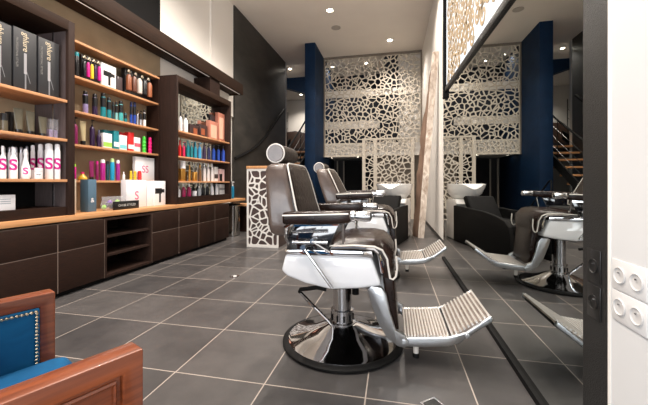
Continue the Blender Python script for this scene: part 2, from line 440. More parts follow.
# ------------------------------------------------------------------ staircase
st = thing('staircase', 'black steel staircase with oak treads rising beside the blue wall', 'stairs', (-2.65, 7.28, 0))
for k in range(-4, 6):
    z = 0.92 + 0.18 * k; y = 0.305 * k
    mb = MB(); mb.box(-0.36, 0.36, y, y + 0.27, z - 0.04, z)
    t = mb.build('tread', MT['oak'], st, bevel=0.004)
mb = MB()
for x in (-0.36, 0.36):
    s_ = 1 if x > 0 else -1
    mb.prism([(-1.75, 0.0), (-1.45, 0.0), (2.05, 2.03), (2.05, 2.25), (1.7, 2.16)][:4] + [(1.80, 2.14)], x, x + s_ * 0.03, 'x')
mb.build('stringer', MT['matblack'], st)
mb = MB()
for s_ in (-1, 1):
    xx = s_ * 0.36
    if s_ < 0: mb.tube([(-.31, -1.53, 1.39), (-.31, -1.0, 1.55), (-.31, -.45, 1.77), (-.31, .0, 2.02), (-.31, .42, 2.33), (-.31, 1.32, 2.96)], 0.03)
    else: mb.tube([(xx, -1.7, 0.85), (xx, -1.55, 0.98), (xx, -0.6, 1.55), (xx, 0.6, 2.25), (xx, 1.7, 2.95), (xx, 1.95, 3.02)], 0.021)
mb.build('handrail', MT['matblack'], st)
mb = MB()
for s_ in (-1, 1):
    for q in range(3): 
        o_ = 0.25 + q * 0.22
        mb.tube([(s_ * 0.36, -1.6, 0.95 - o_), (s_ * 0.36, 1.8, 3.0 - o_)], 0.006, 6)
    for y in (-1.6, -0.5, 0.65, 1.8): mb.tube([(s_ * 0.36, y, 0.95 + (y + 1.6) * 0.6 - 0.85), (s_ * 0.36, y, 0.95 + (y + 1.6) * 0.6)], 0.01, 6)
mb.build('balustrade', MT['black'], st)
rl = MB(); rl.tube([(0, 0, 0), (0, 0, 0.97)], 0.018); rl.tube([(0, 0, 0.97), (0, 0.08, 0.965), (0.0, 0.95, 0.42)], 0.016); rl.tube([(0, 0.92, 0.43), (0, 0.92, 0.0)], 0.014)
tag(rl.build('stair_rail', MT['black'], loc=(-1.82, 7.10, 0)), 'short sloping black handrail standing along the blue wall', 'railing')
# things on the upper landing
bal = MB(); bal.prism([(0, 0), (0.9, 0), (0.95, 0.3), (0.85, 0.62), (0.5, 0.70), (0.12, 0.66), (-0.02, 0.4)], -0.25, 0.25, 'y')
tag(bal.build('leather_sofa', P((64, 44, 34), 0.45), loc=(-3.75, 10.8, 1.99), bevel=0.05, seg=3), 'dark brown rounded sofa up on the landing above the stairs', 'sofa')
tv = thing('television', 'black television hung above the landing seen past the blue wall', 'television', (-2.95, 12.9, 3.05))
bx(-0.45, 0.45, -0.06, 0.09, 0, 0.55).build('casing', MT['matblack'], tv, bevel=0.01)
bx(-0.43, 0.43, -0.066, -0.06, 0.02, 0.53).build('screen', MT['black'], tv)

# ------------------------------------------------------------------ mirror wall on the right
# white build-out carrying mirror and sockets
struct(bx(XM, XR, YF, 1.056, 0, ZC).build('wall_socket_panel', MT['panelw']))
struct(bx(XM - 0.004, XR, 1.056, 1.064, 0, ZC).build('trim_14', MT['white']))
struct(bx(XM + 0.02, XR, 1.076, 4.17, 0, 1.85).build('trim_15', MT['matblack']))
mir = thing('wall_mirror', 'huge black framed wall mirror reaching down to the floor on the right wall', 'mirror', (XM, 1.08, 0))
def topz(y): return 1.850 + (y - 1.825) * 0.054
mb = MB(); mb.prism([(0.113, 0.031), (3.07, 0.031), (3.07, topz(4.15)), (0.113, topz(1.193))], 0.0, 0.018, 'x')
mb.build('glass', MT['mirror'], mir)
bx(-0.001, 0.02, -0.016, 0.112, 0, ZC - 0.01).build('wide_side_frame', MT['frame'], mir)
bx(-0.018, 0.02, 0.112, 3.075, 0, 0.030).build('floor_rail', MT['matblack'], mir, bevel=0.002)
mb = MB(); mb.prism([(0.118, topz(1.2)), (2.92, topz(4.0)), (2.92, topz(4.0) + 0.05), (0.118, topz(1.2) + 0.05)], -0.018, 0.018, 'x')
mb.build('top_rail', MT['frame'], mir, bevel=0.003)
# swirl panel above the mirror
sw = thing('swirl_light_panel', 'backlit sand coloured panel of white curls above the big mirror', 'light panel', (XM, 1.2, topz(1.2) + 0.05))
mb = MB(); mb.prism([(0.0, 0), (2.78, 0.151), (2.78, 1.9), (0.0, 1.9)], 0.0, 0.04, 'x')
mb.build('board', MT['backlit'], sw)
mb = MB(); mb.box(-0.03, 0.05, 2.72, 2.80, 0.03, 1.9); mb.build('frame', MT['matblack'], sw)
rng = random.Random(4); mb = MB()
def ribbon(pts, wid):
    vs = []; n = len(pts)
    for i, p in enumerate(pts):
        a = pts[max(0, i - 1)]; b = pts[min(n - 1, i + 1)]; dx, dy = b[0] - a[0], b[1] - a[1]; L = math.hypot(dx, dy) + 1e-9
        w_ = wid * (0.45 + 0.55 * min(1.0, 2.2 * math.sin(PI * (i + 0.5) / n))); ox, oy = -dy / L * w_, dx / L * w_
        vs += [(-0.004, p[0] + ox, p[1] + oy), (-0.004, p[0] - ox, p[1] - oy), (0.0, p[0] + ox, p[1] + oy), (0.0, p[0] - ox, p[1] - oy)]
    fs = []
    for i in range(n - 1):
        a, b = 4 * i, 4 * i + 4
        fs += [(a, a + 1, b + 1, b), (a, b, b + 2, a + 2), (a + 1, a + 3, b + 3, b + 1)]
    mb.add(vs, fs)
for i in range(20):
    for j in range(15):
        cy = 0.10 + i * 0.136 + rng.uniform(-.02, .02); cz = 0.20 + j * 0.122 + rng.uniform(-.02, .02) + (0.06 if i % 2 else 0)
        if cz > 1.84 or cy > 2.66: continue
        r0 = rng.uniform(0.070, 0.088); a0 = rng.uniform(0, 2 * PI); sgn = rng.choice((-1, 1)); pts = []
        for q in range(25):
            t = q / 24; rr = r0 * (1 - 0.80 * t); a = a0 + sgn * t * 3.0 * PI
            pts.append((cy + rr * math.cos(a), cz + rr * math.sin(a)))
        ribbon(pts, 0.0125)
mb.build('curls', MT['swirlb'], sw)['kind'] = 'stuff'

# wall sockets
def socket_plate(name, y0, y1, z0, z1, n, x, pm, wm, lab, grp=None):
    t = thing(name, lab, 'wall socket', (x, (y0 + y1) / 2, (z0 + z1) / 2), group=grp)
    hy, hz = (y1 - y0) / 2, (z1 - z0) / 2
    bx(-0.0035, 0, -hy, hy, -hz, hz).build('plate', pm, t, bevel=0.002)
    for k in range(n):
        cy = hy - (k + 0.5) * (2 * hy / n)
        w_ = MB(); w_.lathe([(0.0225, -.0003), (0.0225, -0.0025), (0.0205, -0.0035), (0.0185, -0.0012), (0.017, -0.0008), (0.001, -0.0008)], (-0.0035, cy, 0), 28, 'x')
        s_ = w_.build('socket', wm, t)
        p_ = MB(); p_.cyl((-0.0041, cy, 0.007), (-0.0075, cy, 0.007), 0.0025, 8)
        p_.build('earth_pin', MT['chromeb'], s_)
    return t
socket_plate('wall_socket', 0.921, 1.047, 0.632, 0.713, 2, XM, MT['socketw'], MT['socketin'], 'white double socket plate on white wall, the upper of two')
socket_plate('wall_socket', 0.921, 1.047, 0.547, 0.628, 2, XM, MT['socketw'], MT['socketin'], 'white double socket plate on white wall, the lower of two')
socket_plate('wall_socket', 1.098, 1.163, 0.620, 0.720, 1, XM - 0.001, MT['socketb'], MT['socketb'], 'black socket on the black mirror frame, the upper of two')
socket_plate('wall_socket', 1.098, 1.163, 0.510, 0.612, 1, XM - 0.001, MT['socketb'], MT['socketb'], 'black socket on the black mirror frame, the lower of two')

# ------------------------------------------------------------------ leaning slab of weathered wood
sl = thing('wood_slab', 'tall weathered slab of driftwood leaning against the white right wall', 'wood slab', (0.44, 5.65, 0))
rng = random.Random(2); N = 26
def wob(k): return 0.012 * math.sin(k * 1.3) + 0.008 * math.sin(k * 3.1 + 1)
DX, DY = -0.488, 0.873                       # the broad face turns a little into the room
rings = []
for k in range(N + 1):
    t = k / N; z = 3.09 * t; x = 0.0 + 0.235 * t; w0 = wob(k)
    w1 = (0.22 if t < .55 else 0.22 - (t - .55) / .45 * .19) + 0.015 * math.sin(k * 0.9) + 0.012 * math.sin(k * 2.3)
    rings.append([(x, w0 + .01, z), (x + DX * w1, DY * w1, z), (x + DX * w1 + .03, DY * w1 + .03, z), (x + .055, w0 + .03, z)])
MB().loft(rings).build('face', MT['plank'], sl, bevel=0.006)
rings = []
for k in range(N + 1):
    t = k / N; z = 3.095 * t; x = -0.030 + 0.232 * t; w0 = wob(k)
    rings.append([(x, w0 - 0.008, z), (x - .002, w0 + 0.014, z), (x + .094, w0 + 0.014, z), (x + .096, w0 - 0.012, z)])
tag(MB().loft(rings).build('bark_edge', MT['plankw'], sl), 'pale whitewashed live edge')

# ------------------------------------------------------------------ shelving wall on the left
ZW0, ZW1 = 0.607, 0.652
tag(bx(XL, -2.60, 0.6, 5.43, ZW0, ZW1).build('worktop', MT['oak'], bevel=0.004), 'long golden oak worktop running over the dark base cabinets', 'worktop')
seams = [0.82, 1.24, 1.662, 2.084, 2.512]
names = ['cabinet outside the view beyond the left edge', 'cabinet outside the view nearest the camera', 'dark brown base cabinet at the left edge of the photo, behind the blue armchair', 'dark brown base cabinet just left of the open shelf unit']
def cabinet(y0, y1, lab):
    t = thing('base_cabinet', lab, 'cabinet', (-2.6, (y0 + y1) / 2, 0.042)); hw = (y1 - y0) / 2
    bx(-0.44, -0.022, -hw + 0.0005, hw - 0.0005, 0.0, 0.55).build('carcass', MT['cabedge'], t)
    g = 0.0035
    m_ = MB(); m_.box(-.0215, -.0015, -hw, -hw + g - .0002, 0, .545); m_.box(-.0215, -.0015, hw - g + .0002, hw, 0, .545); m_.box(-.0215, -.0015, -hw + g, hw - g, .325 - g / 2 + .0002, .325 + g - .0002)
    m_.build('edge_strip', MT['cabedge'], t)
    bx(-0.0215, 0, -hw + g, hw - g, 0.003, 0.325 - g / 2).build('door', MT['cab'], t, bevel=0.0015)
    bx(-0.0215, 0, -hw + g, hw - g, 0.325 + g, 0.545).build('drawer', MT['cab'], t, bevel=0.0015)
cabinet(1.662, 2.084, names[2]); cabinet(2.084, 2.512, names[3])
labs = ['dark base cabinet just right of the open shelf unit', 'second dark base cabinet right of the open shelf unit', 'third dark base cabinet right of the open shelf unit', 'last dark base cabinet of the row, beside the steel bin']
for (a, b), l in zip(((3.115, 3.575), (3.575, 4.0), (4.0, 4.41), (4.41, 4.83)), labs): cabinet(a, b, l)
# open unit
t = thing('open_cabinet', 'open dark base unit with two empty shelves between the cabinet doors', 'cabinet', (-2.6, 2.8135, 0.042))
hw = 0.3
mb = MB(); mb.box(-0.44, 0, -hw, -hw + 0.02, 0, 0.55); mb.box(-0.44, 0, hw - 0.02, hw, 0, 0.55); mb.box(-0.44, 0, -hw + .02, hw - .02, 0, 0.022); mb.box(-0.44, 0, -hw + .02, hw - .02, 0.53, 0.55); mb.box(-0.44, -0.43, -hw + .02, hw - .02, 0.022, 0.53)
mb.build('carcass', MT['panel'], t)
for z in (0.19, 0.365): bx(-0.425, -0.012, -hw + 0.021, hw - 0.021, z, z + 0.02).build('shelf', MT['panel'], t)

# bay 1 (left), shelf unit with boards
XB = -2.63
ub = thing('shelf_unit', 'tall dark brown shelf unit at the left with white bottles and tool boxes', 'shelf unit', (XB, 2.195, ZW1))
def z_(v): return v - ZW1
y0 = 0.7 - 2.195
for a_, b_ in ((0.0, 0.055), (y0, y0 + 0.05)): bx(-0.43, 0, a_, b_, 0, z_(2.27)).build('side_panel', MT['panel'], ub, bevel=0.002)
bx(-0.42, 0, y0 + 0.05, 0.0, z_(2.185), z_(2.27)).build('top_board', MT['beam'], ub, bevel=0.002)
bx(-0.40, -0.012, y0 + 0.05, 0.0, 0, 0.072).build('base_board', MT['cab'], ub)
bx(-0.36, -0.35, y0 + 0.05, 0.0, 0.07, z_(2.185)).build('back_panel', MT['matblack'], ub)
bx(-0.3495, -0.345, y0 + 0.05, -0.007, z_(1.285), z_(1.60)).build('beige_back', MT['beige'], ub)
tag(bx(-0.349, -0.03, -0.0015, -0.0001, 0.073, z_(2.18)).build('inner_lining', MT['panelg'], ub), 'greyish inner side lining')
bx(-0.16, -0.148, -0.006, -0.0017, 0.073, z_(2.18)).build('metal_rail', MT['chromeb'], ub)
for z in (0.950, 1.283, 1.605):
    bx(-0.344, -0.004, y0 + 0.05, -0.0065, z_(z) - 0.022, z_(z)).build('shelf', MT['shelf'], ub, bevel=0.001)
# bay 2, recessed shelves
XS = -2.87
u2 = thing('shelf_rack', 'recessed middle rack of five thin oak shelves over the worktop', 'shelf unit', (XS, 2.9, 0.925))
for z in (0.945, 1.282, 1.592, 1.915, 2.245):
    o = bx(-0.176, 0, 2.253 - 2.9, 3.567 - 2.9, z - 0.022 - 0.925, z - 0.925).build('shelf', MT['shelf'], u2, bevel=0.001)
bx(-0.17, 0.0, 3.545 - 2.9, 3.567 - 2.9, 0.0, z_(2.245) - 0.295).build('side_panel', MT['cab'], u2)
# bay 3
u3 = thing('shelf_unit', 'mirror backed dark shelf unit at the far right with small bottles', 'shelf unit', (XB, 4.26, ZW1))
ya, yb = 3.569 - 4.26, 4.96 - 4.26
for a_, b_ in ((ya, ya + 0.035), (yb - 0.04, yb)): bx(-0.43, 0, a_, b_, 0, z_(2.27)).build('side_panel', MT['panel'], u3, bevel=0.002)
bx(-0.42, 0, ya + 0.035, yb - 0.04, z_(2.185), z_(2.27)).build('top_board', MT['beam'], u3, bevel=0.002)
bx(-0.42, -0.002, ya + 0.035, yb - 0.04, 0, 0.085).build('base_board', MT['cab'], u3)
bx(-0.182, -0.172, ya + 0.035, yb - 0.04, 0.085, z_(2.185)).build('mirror_back', MT['mirror'], u3)
for z in (0.945, 1.262, 1.585):
    bx(-0.171, -0.004, ya + 0.036, yb - 0.041, z_(z) - 0.020, z_(z)).build('shelf', MT['shelf'], u3, bevel=0.001)
bx(XL, -2.78, 4.57, 4.86, 2.272, 2.569).build('bracket', MT['panel'])
tag(bpy.data.objects['bracket'], 'dark block between the far shelf unit and the long pelmet', 'bracket')
# pelmet beam
pe = thing('light_pelmet', 'long dark brown overhead pelmet with a pale light strip above the shelves', 'pelmet', (-2.75, 2.2, 2.57))
mb = MB(); mb.box(-0.275, -0.04, -2.5, 3.42, 0.02, 0.05); mb.box(-0.04, 0.0, -2.5, 3.45, 0, 0.19); mb.box(-0.275, -0.04, 3.42, 3.45, 0.0, 0.19); mb.box(-0.275, -0.04, -2.5, 3.42, 0.165, 0.19)
mb.build('casing', MT['beam'], pe, bevel=0.002)
bx(-0.058, -0.048, -2.4, 3.41, 0.003, 0.0195).build('light_strip', MT['led'], pe)

# ------------------------------------------------------------------ products
def depth_at(X, Y): return -math.sin(TH) * X + math.cos(TH) * Y
def span(x0, x1, X):
    a = on_x(x0, HZ, X).y; b = on_x(x1, HZ, X).y; return min(a, b), max(a, b)
def hgt(x, y, X, base): return on_x(x, y, X).z - base
def pround(x0, x1, ytop, X, base):
    xc = (x0 + x1) / 2; Y = on_x(xc, HZ, X).y; d = depth_at(X, Y); ph = abs(math.atan((xc - 324) / F))
    r = 0.5 * (x1 - x0) * d / F * math.cos(ph); return Y, r, max(0.03, hgt(xc, ytop, X, base))

CAN = lambda r, h: [(r * .92, 0), (r, h * .02), (r, h * .80), (r * .9, h * .83), (r * .62, h * .86)]
def can(name, lab, cat, x0, x1, yt, X, base, body, cap, mark=None, mcol=None, grp=None, style='can', msize=None):
    Y, r, H = pround(x0, x1, yt, X, base); r = min(r, 0.042); base += .0008
    t = thing(name, lab, cat, (X, Y, base), group=grp)
    if style == 'can':
        MB().lathe([(r * .94, 0), (r, H * .015), (r, H * .80), (r * .86, H * .83)], n=20).build('body', body, t)
        MB().lathe([(r * .86, H * .83), (r * .86, H * .95), (r * .7, H * .985), (r * .3, H)], n=20).build('cap', cap, t)
    elif style == 'pump':
        MB().lathe([(r * .95, 0), (r, H * .015), (r, H * .62), (r * .8, H * .70), (r * .35, H * .74)], n=20).build('body', body, t)
        m_ = MB(); m_.lathe([(r * .4, H * .74), (r * .4, H * .80), (r * .15, H * .82), (r * .15, H * .93), (r * .35, H * .94), (r * .35, H)], n=12)
        m_.box(0, r * 1.2, -r * .15, r * .15, H * .94, H * .985); m_.build('pump', cap, t)
    elif style == 'bottle':
        MB().lathe([(r * .95, 0), (r, H * .02), (r, H * .55), (r * .85, H * .66), (r * .38, H * .76), (r * .36, H * .80)], n=20).build('body', body, t)
        MB().lathe([(r * .45, H * .80), (r * .45, H * .97), (r * .35, H)], n=14).build('cap', cap, t)
    elif style == 'bulb':
        MB().lathe([(r * .8, 0), (r, H * .08), (r, H * .28), (r * .72, H * .48), (r * .38, H * .66), (r * .33, H * .78)], n=24).build('body', body, t)
        MB().lathe([(r * .4, H * .78), (r * .4, H * .95), (r * .25, H)], n=14).build('cap', cap, t)
    elif style == 'jar':
        MB().lathe([(r * .95, 0), (r, H * .04), (r, H * .62)], n=20).build('body', body, t)
        MB().lathe([(r * 1.03, H * .62), (r * 1.03, H * .96), (r * .95, H)], n=20).build('lid', cap, t)
    elif style == 'wavy':
        MB().lathe([(r * (0.86 + 0.14 * math.cos(k * PI / 1.5)), H * .82 * k / 12) for k in range(13)], n=20).build('body', body, t)
        MB().lathe([(r * .7, H * .82), (r * .75, H * .95), (r * .5, H)], n=14).build('cap', cap, t)
    elif style == 'tube':      # soft tube standing on its cap: wide flat crimp at the top
        rings = []
        for k in range(9):
            q = k / 8; a = r * (0.75 + 0.30 * q); b = r * 0.62 * (1 - q) + 0.002
            rings.append([(b * math.cos(2 * PI * i / 20), a * math.sin(2 * PI * i / 20), H * (0.18 + 0.82 * q)) for i in range(20)])
        MB().loft(rings).build('body', body, t)
        MB().lathe([(r * .66, 0), (r * .7, H * .01), (r * .7, H * .18)], n=18).build('cap', cap, t)
    if mark:
        s_ = msize or H * 0.4
        a_ = 0.0; rr = r + 0.0004
        o = text(mark, 'marking', mcol, t, s_, (rr * (0.75 if style == 'bulb' else 1.0) + 0.0005, 0, H * (0.25 if style == 'bulb' else 0.42)), depth=0.0003, bold=0.022 if len(mark) == 1 else 0)
        # wrap the letter round the body towards the viewer
        yaw = math.atan2(-Y, -X)
        rb = (rr if style != 'bulb' else rr * .97) + 0.0008; zl = o.location.z
        bm = bmesh.new(); bm.from_mesh(o.data); bmesh.ops.triangulate(bm, faces=bm.faces[:])
        for _ in range(3): bmesh.ops.subdivide_edges(bm, edges=[e for e in bm.edges if e.calc_length() > .008], cuts=1, use_grid_fill=True)
        bm.to_mesh(o.data); bm.free()
        for v in o.data.vertices:
            th_ = v.co.y / rb; lift_ = v.co.x; v.co.x = (rb + lift_) * math.cos(th_); v.co.y = (rb + lift_) * math.sin(th_)
        o.location = (0, 0, zl)
        o.rotation_euler = (0, 0, yaw)
    return t
def carton(name, lab, cat, x0, x1, yt, X, base, m_, dep=0.06, grp=None, art=None, ytr=None):
    a, b = span(x0, x1, X); H = hgt((x0 + x1) / 2, yt, X, base)
    t = thing(name, lab, cat, (X, (a + b) / 2, base), group=grp); hw = (b - a) / 2; t.location.z += .0008
    bx(-dep, 0, -hw, hw, 0, H).build('carton', m_, t, bevel=0.0012)
    if art: art(t, hw, H)
    return t

MAG = P((196, 24, 128)); MAGD = P((128, 20, 84)); WHT = P((236, 234, 236), 0.25); BLK = P((20, 19, 21), 0.3)
TEAL = P((18, 126, 136)); TEALD = P((10, 66, 76)); BLUE = P((22, 66, 160)); PURP = P((46, 24, 62)); LILAC = P((146, 132, 176))
SILV = P((190, 190, 196), 0.3, 0.8); GOLD = P((190, 140, 66), 0.3, 0.7); KHAKI = P((136, 126, 104), 0.4); OLIVE = P((84, 79, 64), 0.35)
GREEN = P((70, 196, 60)); PINK = P((232, 30, 120)); RED = P((206, 34, 36)); YEL = P((232, 190, 40)); COPPER = P((196, 128, 108), 0.3, 0.3)
CREAM = P((212, 196, 168)); SLATE = P((78, 106, 126), 0.5); GREYD = P((38, 39, 42), 0.5); RASP = P((168, 40, 90)); SKY = P((60, 150, 200))

# --- bay 1 top shelf: three styling-tool boxes
def tool_art(t, hw, H):
    s_ = 0.0008
    bx(0, s_, -hw * .12, hw * .12, H * .28, H * .62).build('printed_plate', SILV, t)
    m_ = MB(); m_.box(0, s_, -hw * .05, hw * .08, H * .0 + .012, H * .28); m_.add([(s_, hw * .10, H * .32), (s_, hw * .16, H * .32), (s_, hw * .46, H * .14), (s_, hw * .40, H * .14)], [(0, 1, 2, 3)])
    m_.build('printed_handle', P((120, 120, 124), 0.4), t)
    text('ghlure', 'script', CREAM, t, 0.056, (0.001, hw * .02, H * .80), rot=-PI / 2, depth=0.0002)
    text('PROFESSIONAL STYLER', 'side_text', P((130, 128, 124)), t, 0.021, (0.001, -hw * .72, H * .60), rot=-PI / 2, depth=0.0002)
for i, (x0, x1, yt, l) in enumerate(((-13, 11.5, 21, 'leftmost of the three tall charcoal styling-iron boxes on the top shelf'), (13.5, 36.5, 30.5, 'middle of the three tall charcoal styling-iron boxes on the top shelf'), (38.5, 59, 40.5, 'rightmost of the three tall charcoal styling-iron boxes on the top shelf'))):
    carton('styling_iron_box', l, 'box', x0, x1, yt, -2.68, 1.605, GREYD, 0.07, 'styling iron boxes on the left top shelf', tool_art)
# --- bay 1 second shelf
XA = -2.72
can('cream_jar', 'dark jar with olive label at the left edge of the second shelf', 'jar', 0, 8, 113.5, XA, 1.283, OLIVE, BLK, style='jar')
carton('small_carton', 'small black box behind the olive tubes on the second shelf', 'box', 9, 14, 112, XA - 0.06, 1.283, BLK, 0.04)
for (x0, x1, yt, l) in ((12.5, 24.5, 108.5, 'tallest olive grey cream tube standing on its black cap'), (25, 36, 111.5, 'middle olive grey cream tube standing on its black cap'), (37.5, 48, 117, 'shortest olive grey cream tube standing on its black cap')):
    can('cream_tube', l, 'tube', x0, x1, yt, XA, 1.283, OLIVE, BLK, style='tube', grp='olive cream tubes')
for (x0, x1, yt, l) in ((49.5, 54, 119, 'clear lilac pack beside the shortest olive tube'), (54.6, 58.4, 119.5, 'clear lilac pack against the right side panel')):
    c = carton('clear_pack', l, 'pack', x0, x1, yt, XA, 1.283, MT['clear'], 0.05, 'clear packs on the second shelf', lambda t, hw, H: bx(-0.045, -0.006, -hw * .8, hw * .8, 0.002, H * .45).build('contents', LILAC, t))
# --- bay 1 third shelf: white bottles with a magenta letter
G1 = 'white bottles with a magenta letter'
z = 0.950
for (x0, x1, yt, st_, X, l) in (
    (-1, 6.5, 146, 'bottle', -2.70, 'white bottle with magenta S cut by the left edge of the photo'),
    (8.5, 18, 147, 'bottle', -2.70, 'white bottle with big magenta S, second from left in front row'),
    (20, 31, 149, 'bulb', -2.70, 'round bellied white bottle with small magenta S'),
    (44.5, 53.5, 143.5, 'can', -2.70, 'large white can with bold magenta S, second from the right end'),
    (54.2, 60.5, 144, 'can', -2.68, 'white can with magenta S at the right end of the row'),
    (37.5, 43.8, 144, 'can', -2.76, 'white can with magenta S standing behind the small white jar'),
    (30.5, 35.2, 145, 'can', -2.78, 'slim white can with magenta S right of the bellied bottle')):
    can('white_bottle' if st_ != 'can' else 'spray_can', l, 'bottle' if st_ != 'can' else 'can', x0, x1, yt, X, z, WHT, WHT, 'S', MAG, G1, st_, msize=0.125 if st_ == 'can' else (0.07 if st_ == 'bulb' else 0.11))
for q, (x0, x1, yt) in enumerate(((1.5, 6, 147), (7.5, 12, 147), (14, 18, 147), (19, 23.5, 147), (25, 29, 146))):
    can('spray_can', 'pale silver-capped white can in the back row, number %s from the left' % ('one two three four five'.split()[q]), 'can', x0, x1, yt, -2.90, z, WHT, SILV, grp='white cans in the back row')
can('styling_jar', 'small flat white jar with dark lettering in front of the cans', 'jar', 34, 43, 168, -2.67, z, WHT, P((205, 200, 200)), 'wax', BLK, style='jar', msize=0.018)
# --- bay 1 bottom
def card_art(t, hw, H):
    for k in range(3): bx(0, .0006, -hw * .6, hw * .5, H * (.7 - .14 * k), H * (.74 - .14 * k)).build('printed_line', P((150, 160, 170)), t)
carton('white_carton', 'flat white box with grey print at the bottom left of the shelves', 'box', -4, 15.5, 195, -2.70, ZW1 + .072, WHT, 0.05, None, card_art)

# --- bay 2
XP = -2.925
def gift_art(cols, seed):
    def f(t, hw, H):
        rg = random.Random(seed)
        for k in range(5):
            cy = -hw * .8 + k * hw * .4; r = hw * .15
            MB().lathe([(r, 0), (r, H * .5), (r * .5, H * .6)], (0.012, cy, H * 0.1 + rg.uniform(0, .1) * H), 12).build('sample_bottle', cols[k % len(cols)], t)
        for k in range(4):
            cy = -hw * .8 + k * hw * .5; m_ = MB(); m_.tube([(0.012, cy - .014, H * .86), (0.014, cy, H * .95), (0.012, cy + .014, H * .86)], 0.007, 8); m_.build('bow', CREAM, t)
    return f
can('dark_bottle', 'black and teal bottle at the left end of the second rack shelf', 'bottle', 74, 79.5, 52, XP, 1.915, BLK, TEAL, grp=None)
carton('gift_set', 'black gift set with pink and yellow bottles on the upper rack shelf', 'gift set', 81.5, 100, 58, XP + .01, 1.915, BLK, 0.05, None, gift_art([BLK, MAG, YEL, PURP, MAG], 3))
def dryer_art(t, hw, H):
    m_ = MB(); m_.box(0, .001, -hw * .75, hw * .35, H * .48, H * .70); m_.box(0, .001, hw * .35, hw * .8, H * .52, H * .66); m_.box(0, .001, -hw * .1, hw * .2, H * .12, H * .48)
    m_.build('printed_dryer', BLK, t)
carton('dryer_box', 'white box printed with a black hair dryer on the upper rack shelf', 'box', 101.5, 116, 65, XP + .01, 1.915, WHT, 0.06, None, dryer_art)
carton('small_carton', 'small dark box between dryer box and second gift set', 'box', 117, 122.5, 77, XP, 1.915, P((70, 60, 62)), 0.05)
carton('gift_set', 'black gift set with copper bottles at the right of the upper rack shelf', 'gift set', 125, 151, 73, XP + .01, 1.915, BLK, 0.05, None, gift_art([P((134, 78, 50)), P((96, 56, 40)), P((196, 186, 176)), BLK, P((150, 90, 60))], 5))
def ring(t, r, z0, z1, m_): MB().lathe([(r, z0), (r, z1)], n=20).build('label_band', m_, t)
B = [  # x0,x1,ytop,body,cap,label
 (82.5, 88.3, 91, LILAC, BLK, 'lilac can with long black cap on the third rack shelf'),
 (92, 97.7, 94, PURP, BLK, 'purple based black can on the third rack shelf'),
 (100.3, 106, 93, TEAL, BLK, 'tallest teal and black can on the third rack shelf'),
 (106.6, 111.4, 97.5, TEAL, BLK, 'pale teal can right of the tallest teal can'),
 (111.9, 114.6, 102, TEALD, BLK, 'slim dark teal bottle between teal cans'),
 (115, 117.8, 102, P((130, 190, 190)), BLK, 'slim pale bottle between teal cans'),
 (118.3, 123.3, 101, P((70, 170, 170)), BLK, 'black topped pale teal can, fifth of the teal group'),
 (124, 127, 113, TEAL, TEALD, 'short teal bottle next to the blue cans'),
 (129.7, 132.5, 102, BLUE, P((20, 30, 70)), 'left blue can of the pair on the third rack shelf'),
 (133, 136.2, 102, BLUE, P((20, 30, 70)), 'right blue can of the pair on the third rack shelf'),
 (136.5, 138.6, 110, SILV, BLK, 'smallest silver bottle beside the blue cans'),
 (139.2, 142.3, 111, SILV, BLK, 'silver bottle with black cap, middle of three'),
 (142.9, 146, 110, WHT, BLK, 'white bottle with black cap at the right end of the third shelf')]
for (a, b, c, m1, m2, l) in B: 
    t = can('hair_product', l, 'bottle', a, b, c, XP, 1.592, m1, m2, style='pump' if 'silver' in l else 'can')
    Y, r, H = pround(a, b, c, XP, 1.592); r = min(r, .042)
    if b - a > 2.6: MB().lathe([(r + .0006, H * .42), (r + .0006, H * .80)], n=20).build('cap_sleeve', BLK, t)
z = 1.282
can('pump_bottle', 'magenta pump bottle at the left end of the fourth rack shelf', 'bottle', 72.5, 77.8, 117, XP, z, MAGD, BLK, style='pump')
can('cream_tube', 'khaki gold tube between magenta and violet pump bottles', 'tube', 79, 87, 121, XP, z, P((176, 160, 124)), BLK, style='tube')
can('pump_bottle', 'dark violet pump bottle right of the khaki tube', 'bottle', 89.5, 94.8, 119.5, XP, z, PURP, BLK, style='pump')
can('spray_bottle', 'small dark violet spray bottle left of the green labelled jar', 'bottle', 96.5, 101.4, 130, XP, z, PURP, P((90, 90, 110)), style='bottle')
def band_art(c, f0=.15, f1=.45):
    return lambda t, hw, H: bx(0, .0007, -hw, hw, H * f0, H * f1).build('printed_band', c, t)
carton('hair_mask_box', 'teal box behind the white and green box on the fourth rack shelf', 'box', 104, 113, 130.5, XP - .045, z, TEAL, 0.05)
carton('hair_mask_box', 'white box with green print on the fourth rack shelf', 'box', 103.5, 112, 133.5, XP + .01, z, WHT, 0.05, None, band_art(P((150, 200, 80)), .1, .4))
carton('hair_mask_box', 'teal box with white band on the fourth rack shelf', 'box', 114, 119, 131, XP, z, TEAL, 0.05, None, band_art(WHT, .15, .4))
carton('hair_mask_box', 'white box with teal print in front of red box', 'box', 120, 127, 135.5, XP + .01, z, WHT, 0.04, None, band_art(P((120, 200, 210)), .1, .35))
carton('hair_mask_box', 'red box peeking out above the white teal printed box', 'box', 120, 128, 133, XP - .045, z, RED, 0.04)
carton('hair_mask_box', 'bright red box with white band on the fourth rack shelf', 'box', 128.4, 134, 132.5, XP, z, RED, 0.05, None, band_art(WHT, .12, .35))
carton('hair_mask_box', 'white box with red print left of the green bottle', 'box', 134.5, 140.3, 137.5, XP + .01, z, WHT, 0.04, None, band_art(P((220, 90, 110)), .35, .6))
can('wavy_bottle', 'bright green wavy bottle on the fourth rack shelf', 'bottle', 141.7, 146.4, 136.5, XP, z, GREEN, GREEN, style='wavy')
can('wavy_bottle', 'hot pink wavy bottle at the right end of the fourth rack shelf', 'bottle', 147.8, 152, 137.5, XP, z, PINK, PINK, style='wavy')
z = 0.945
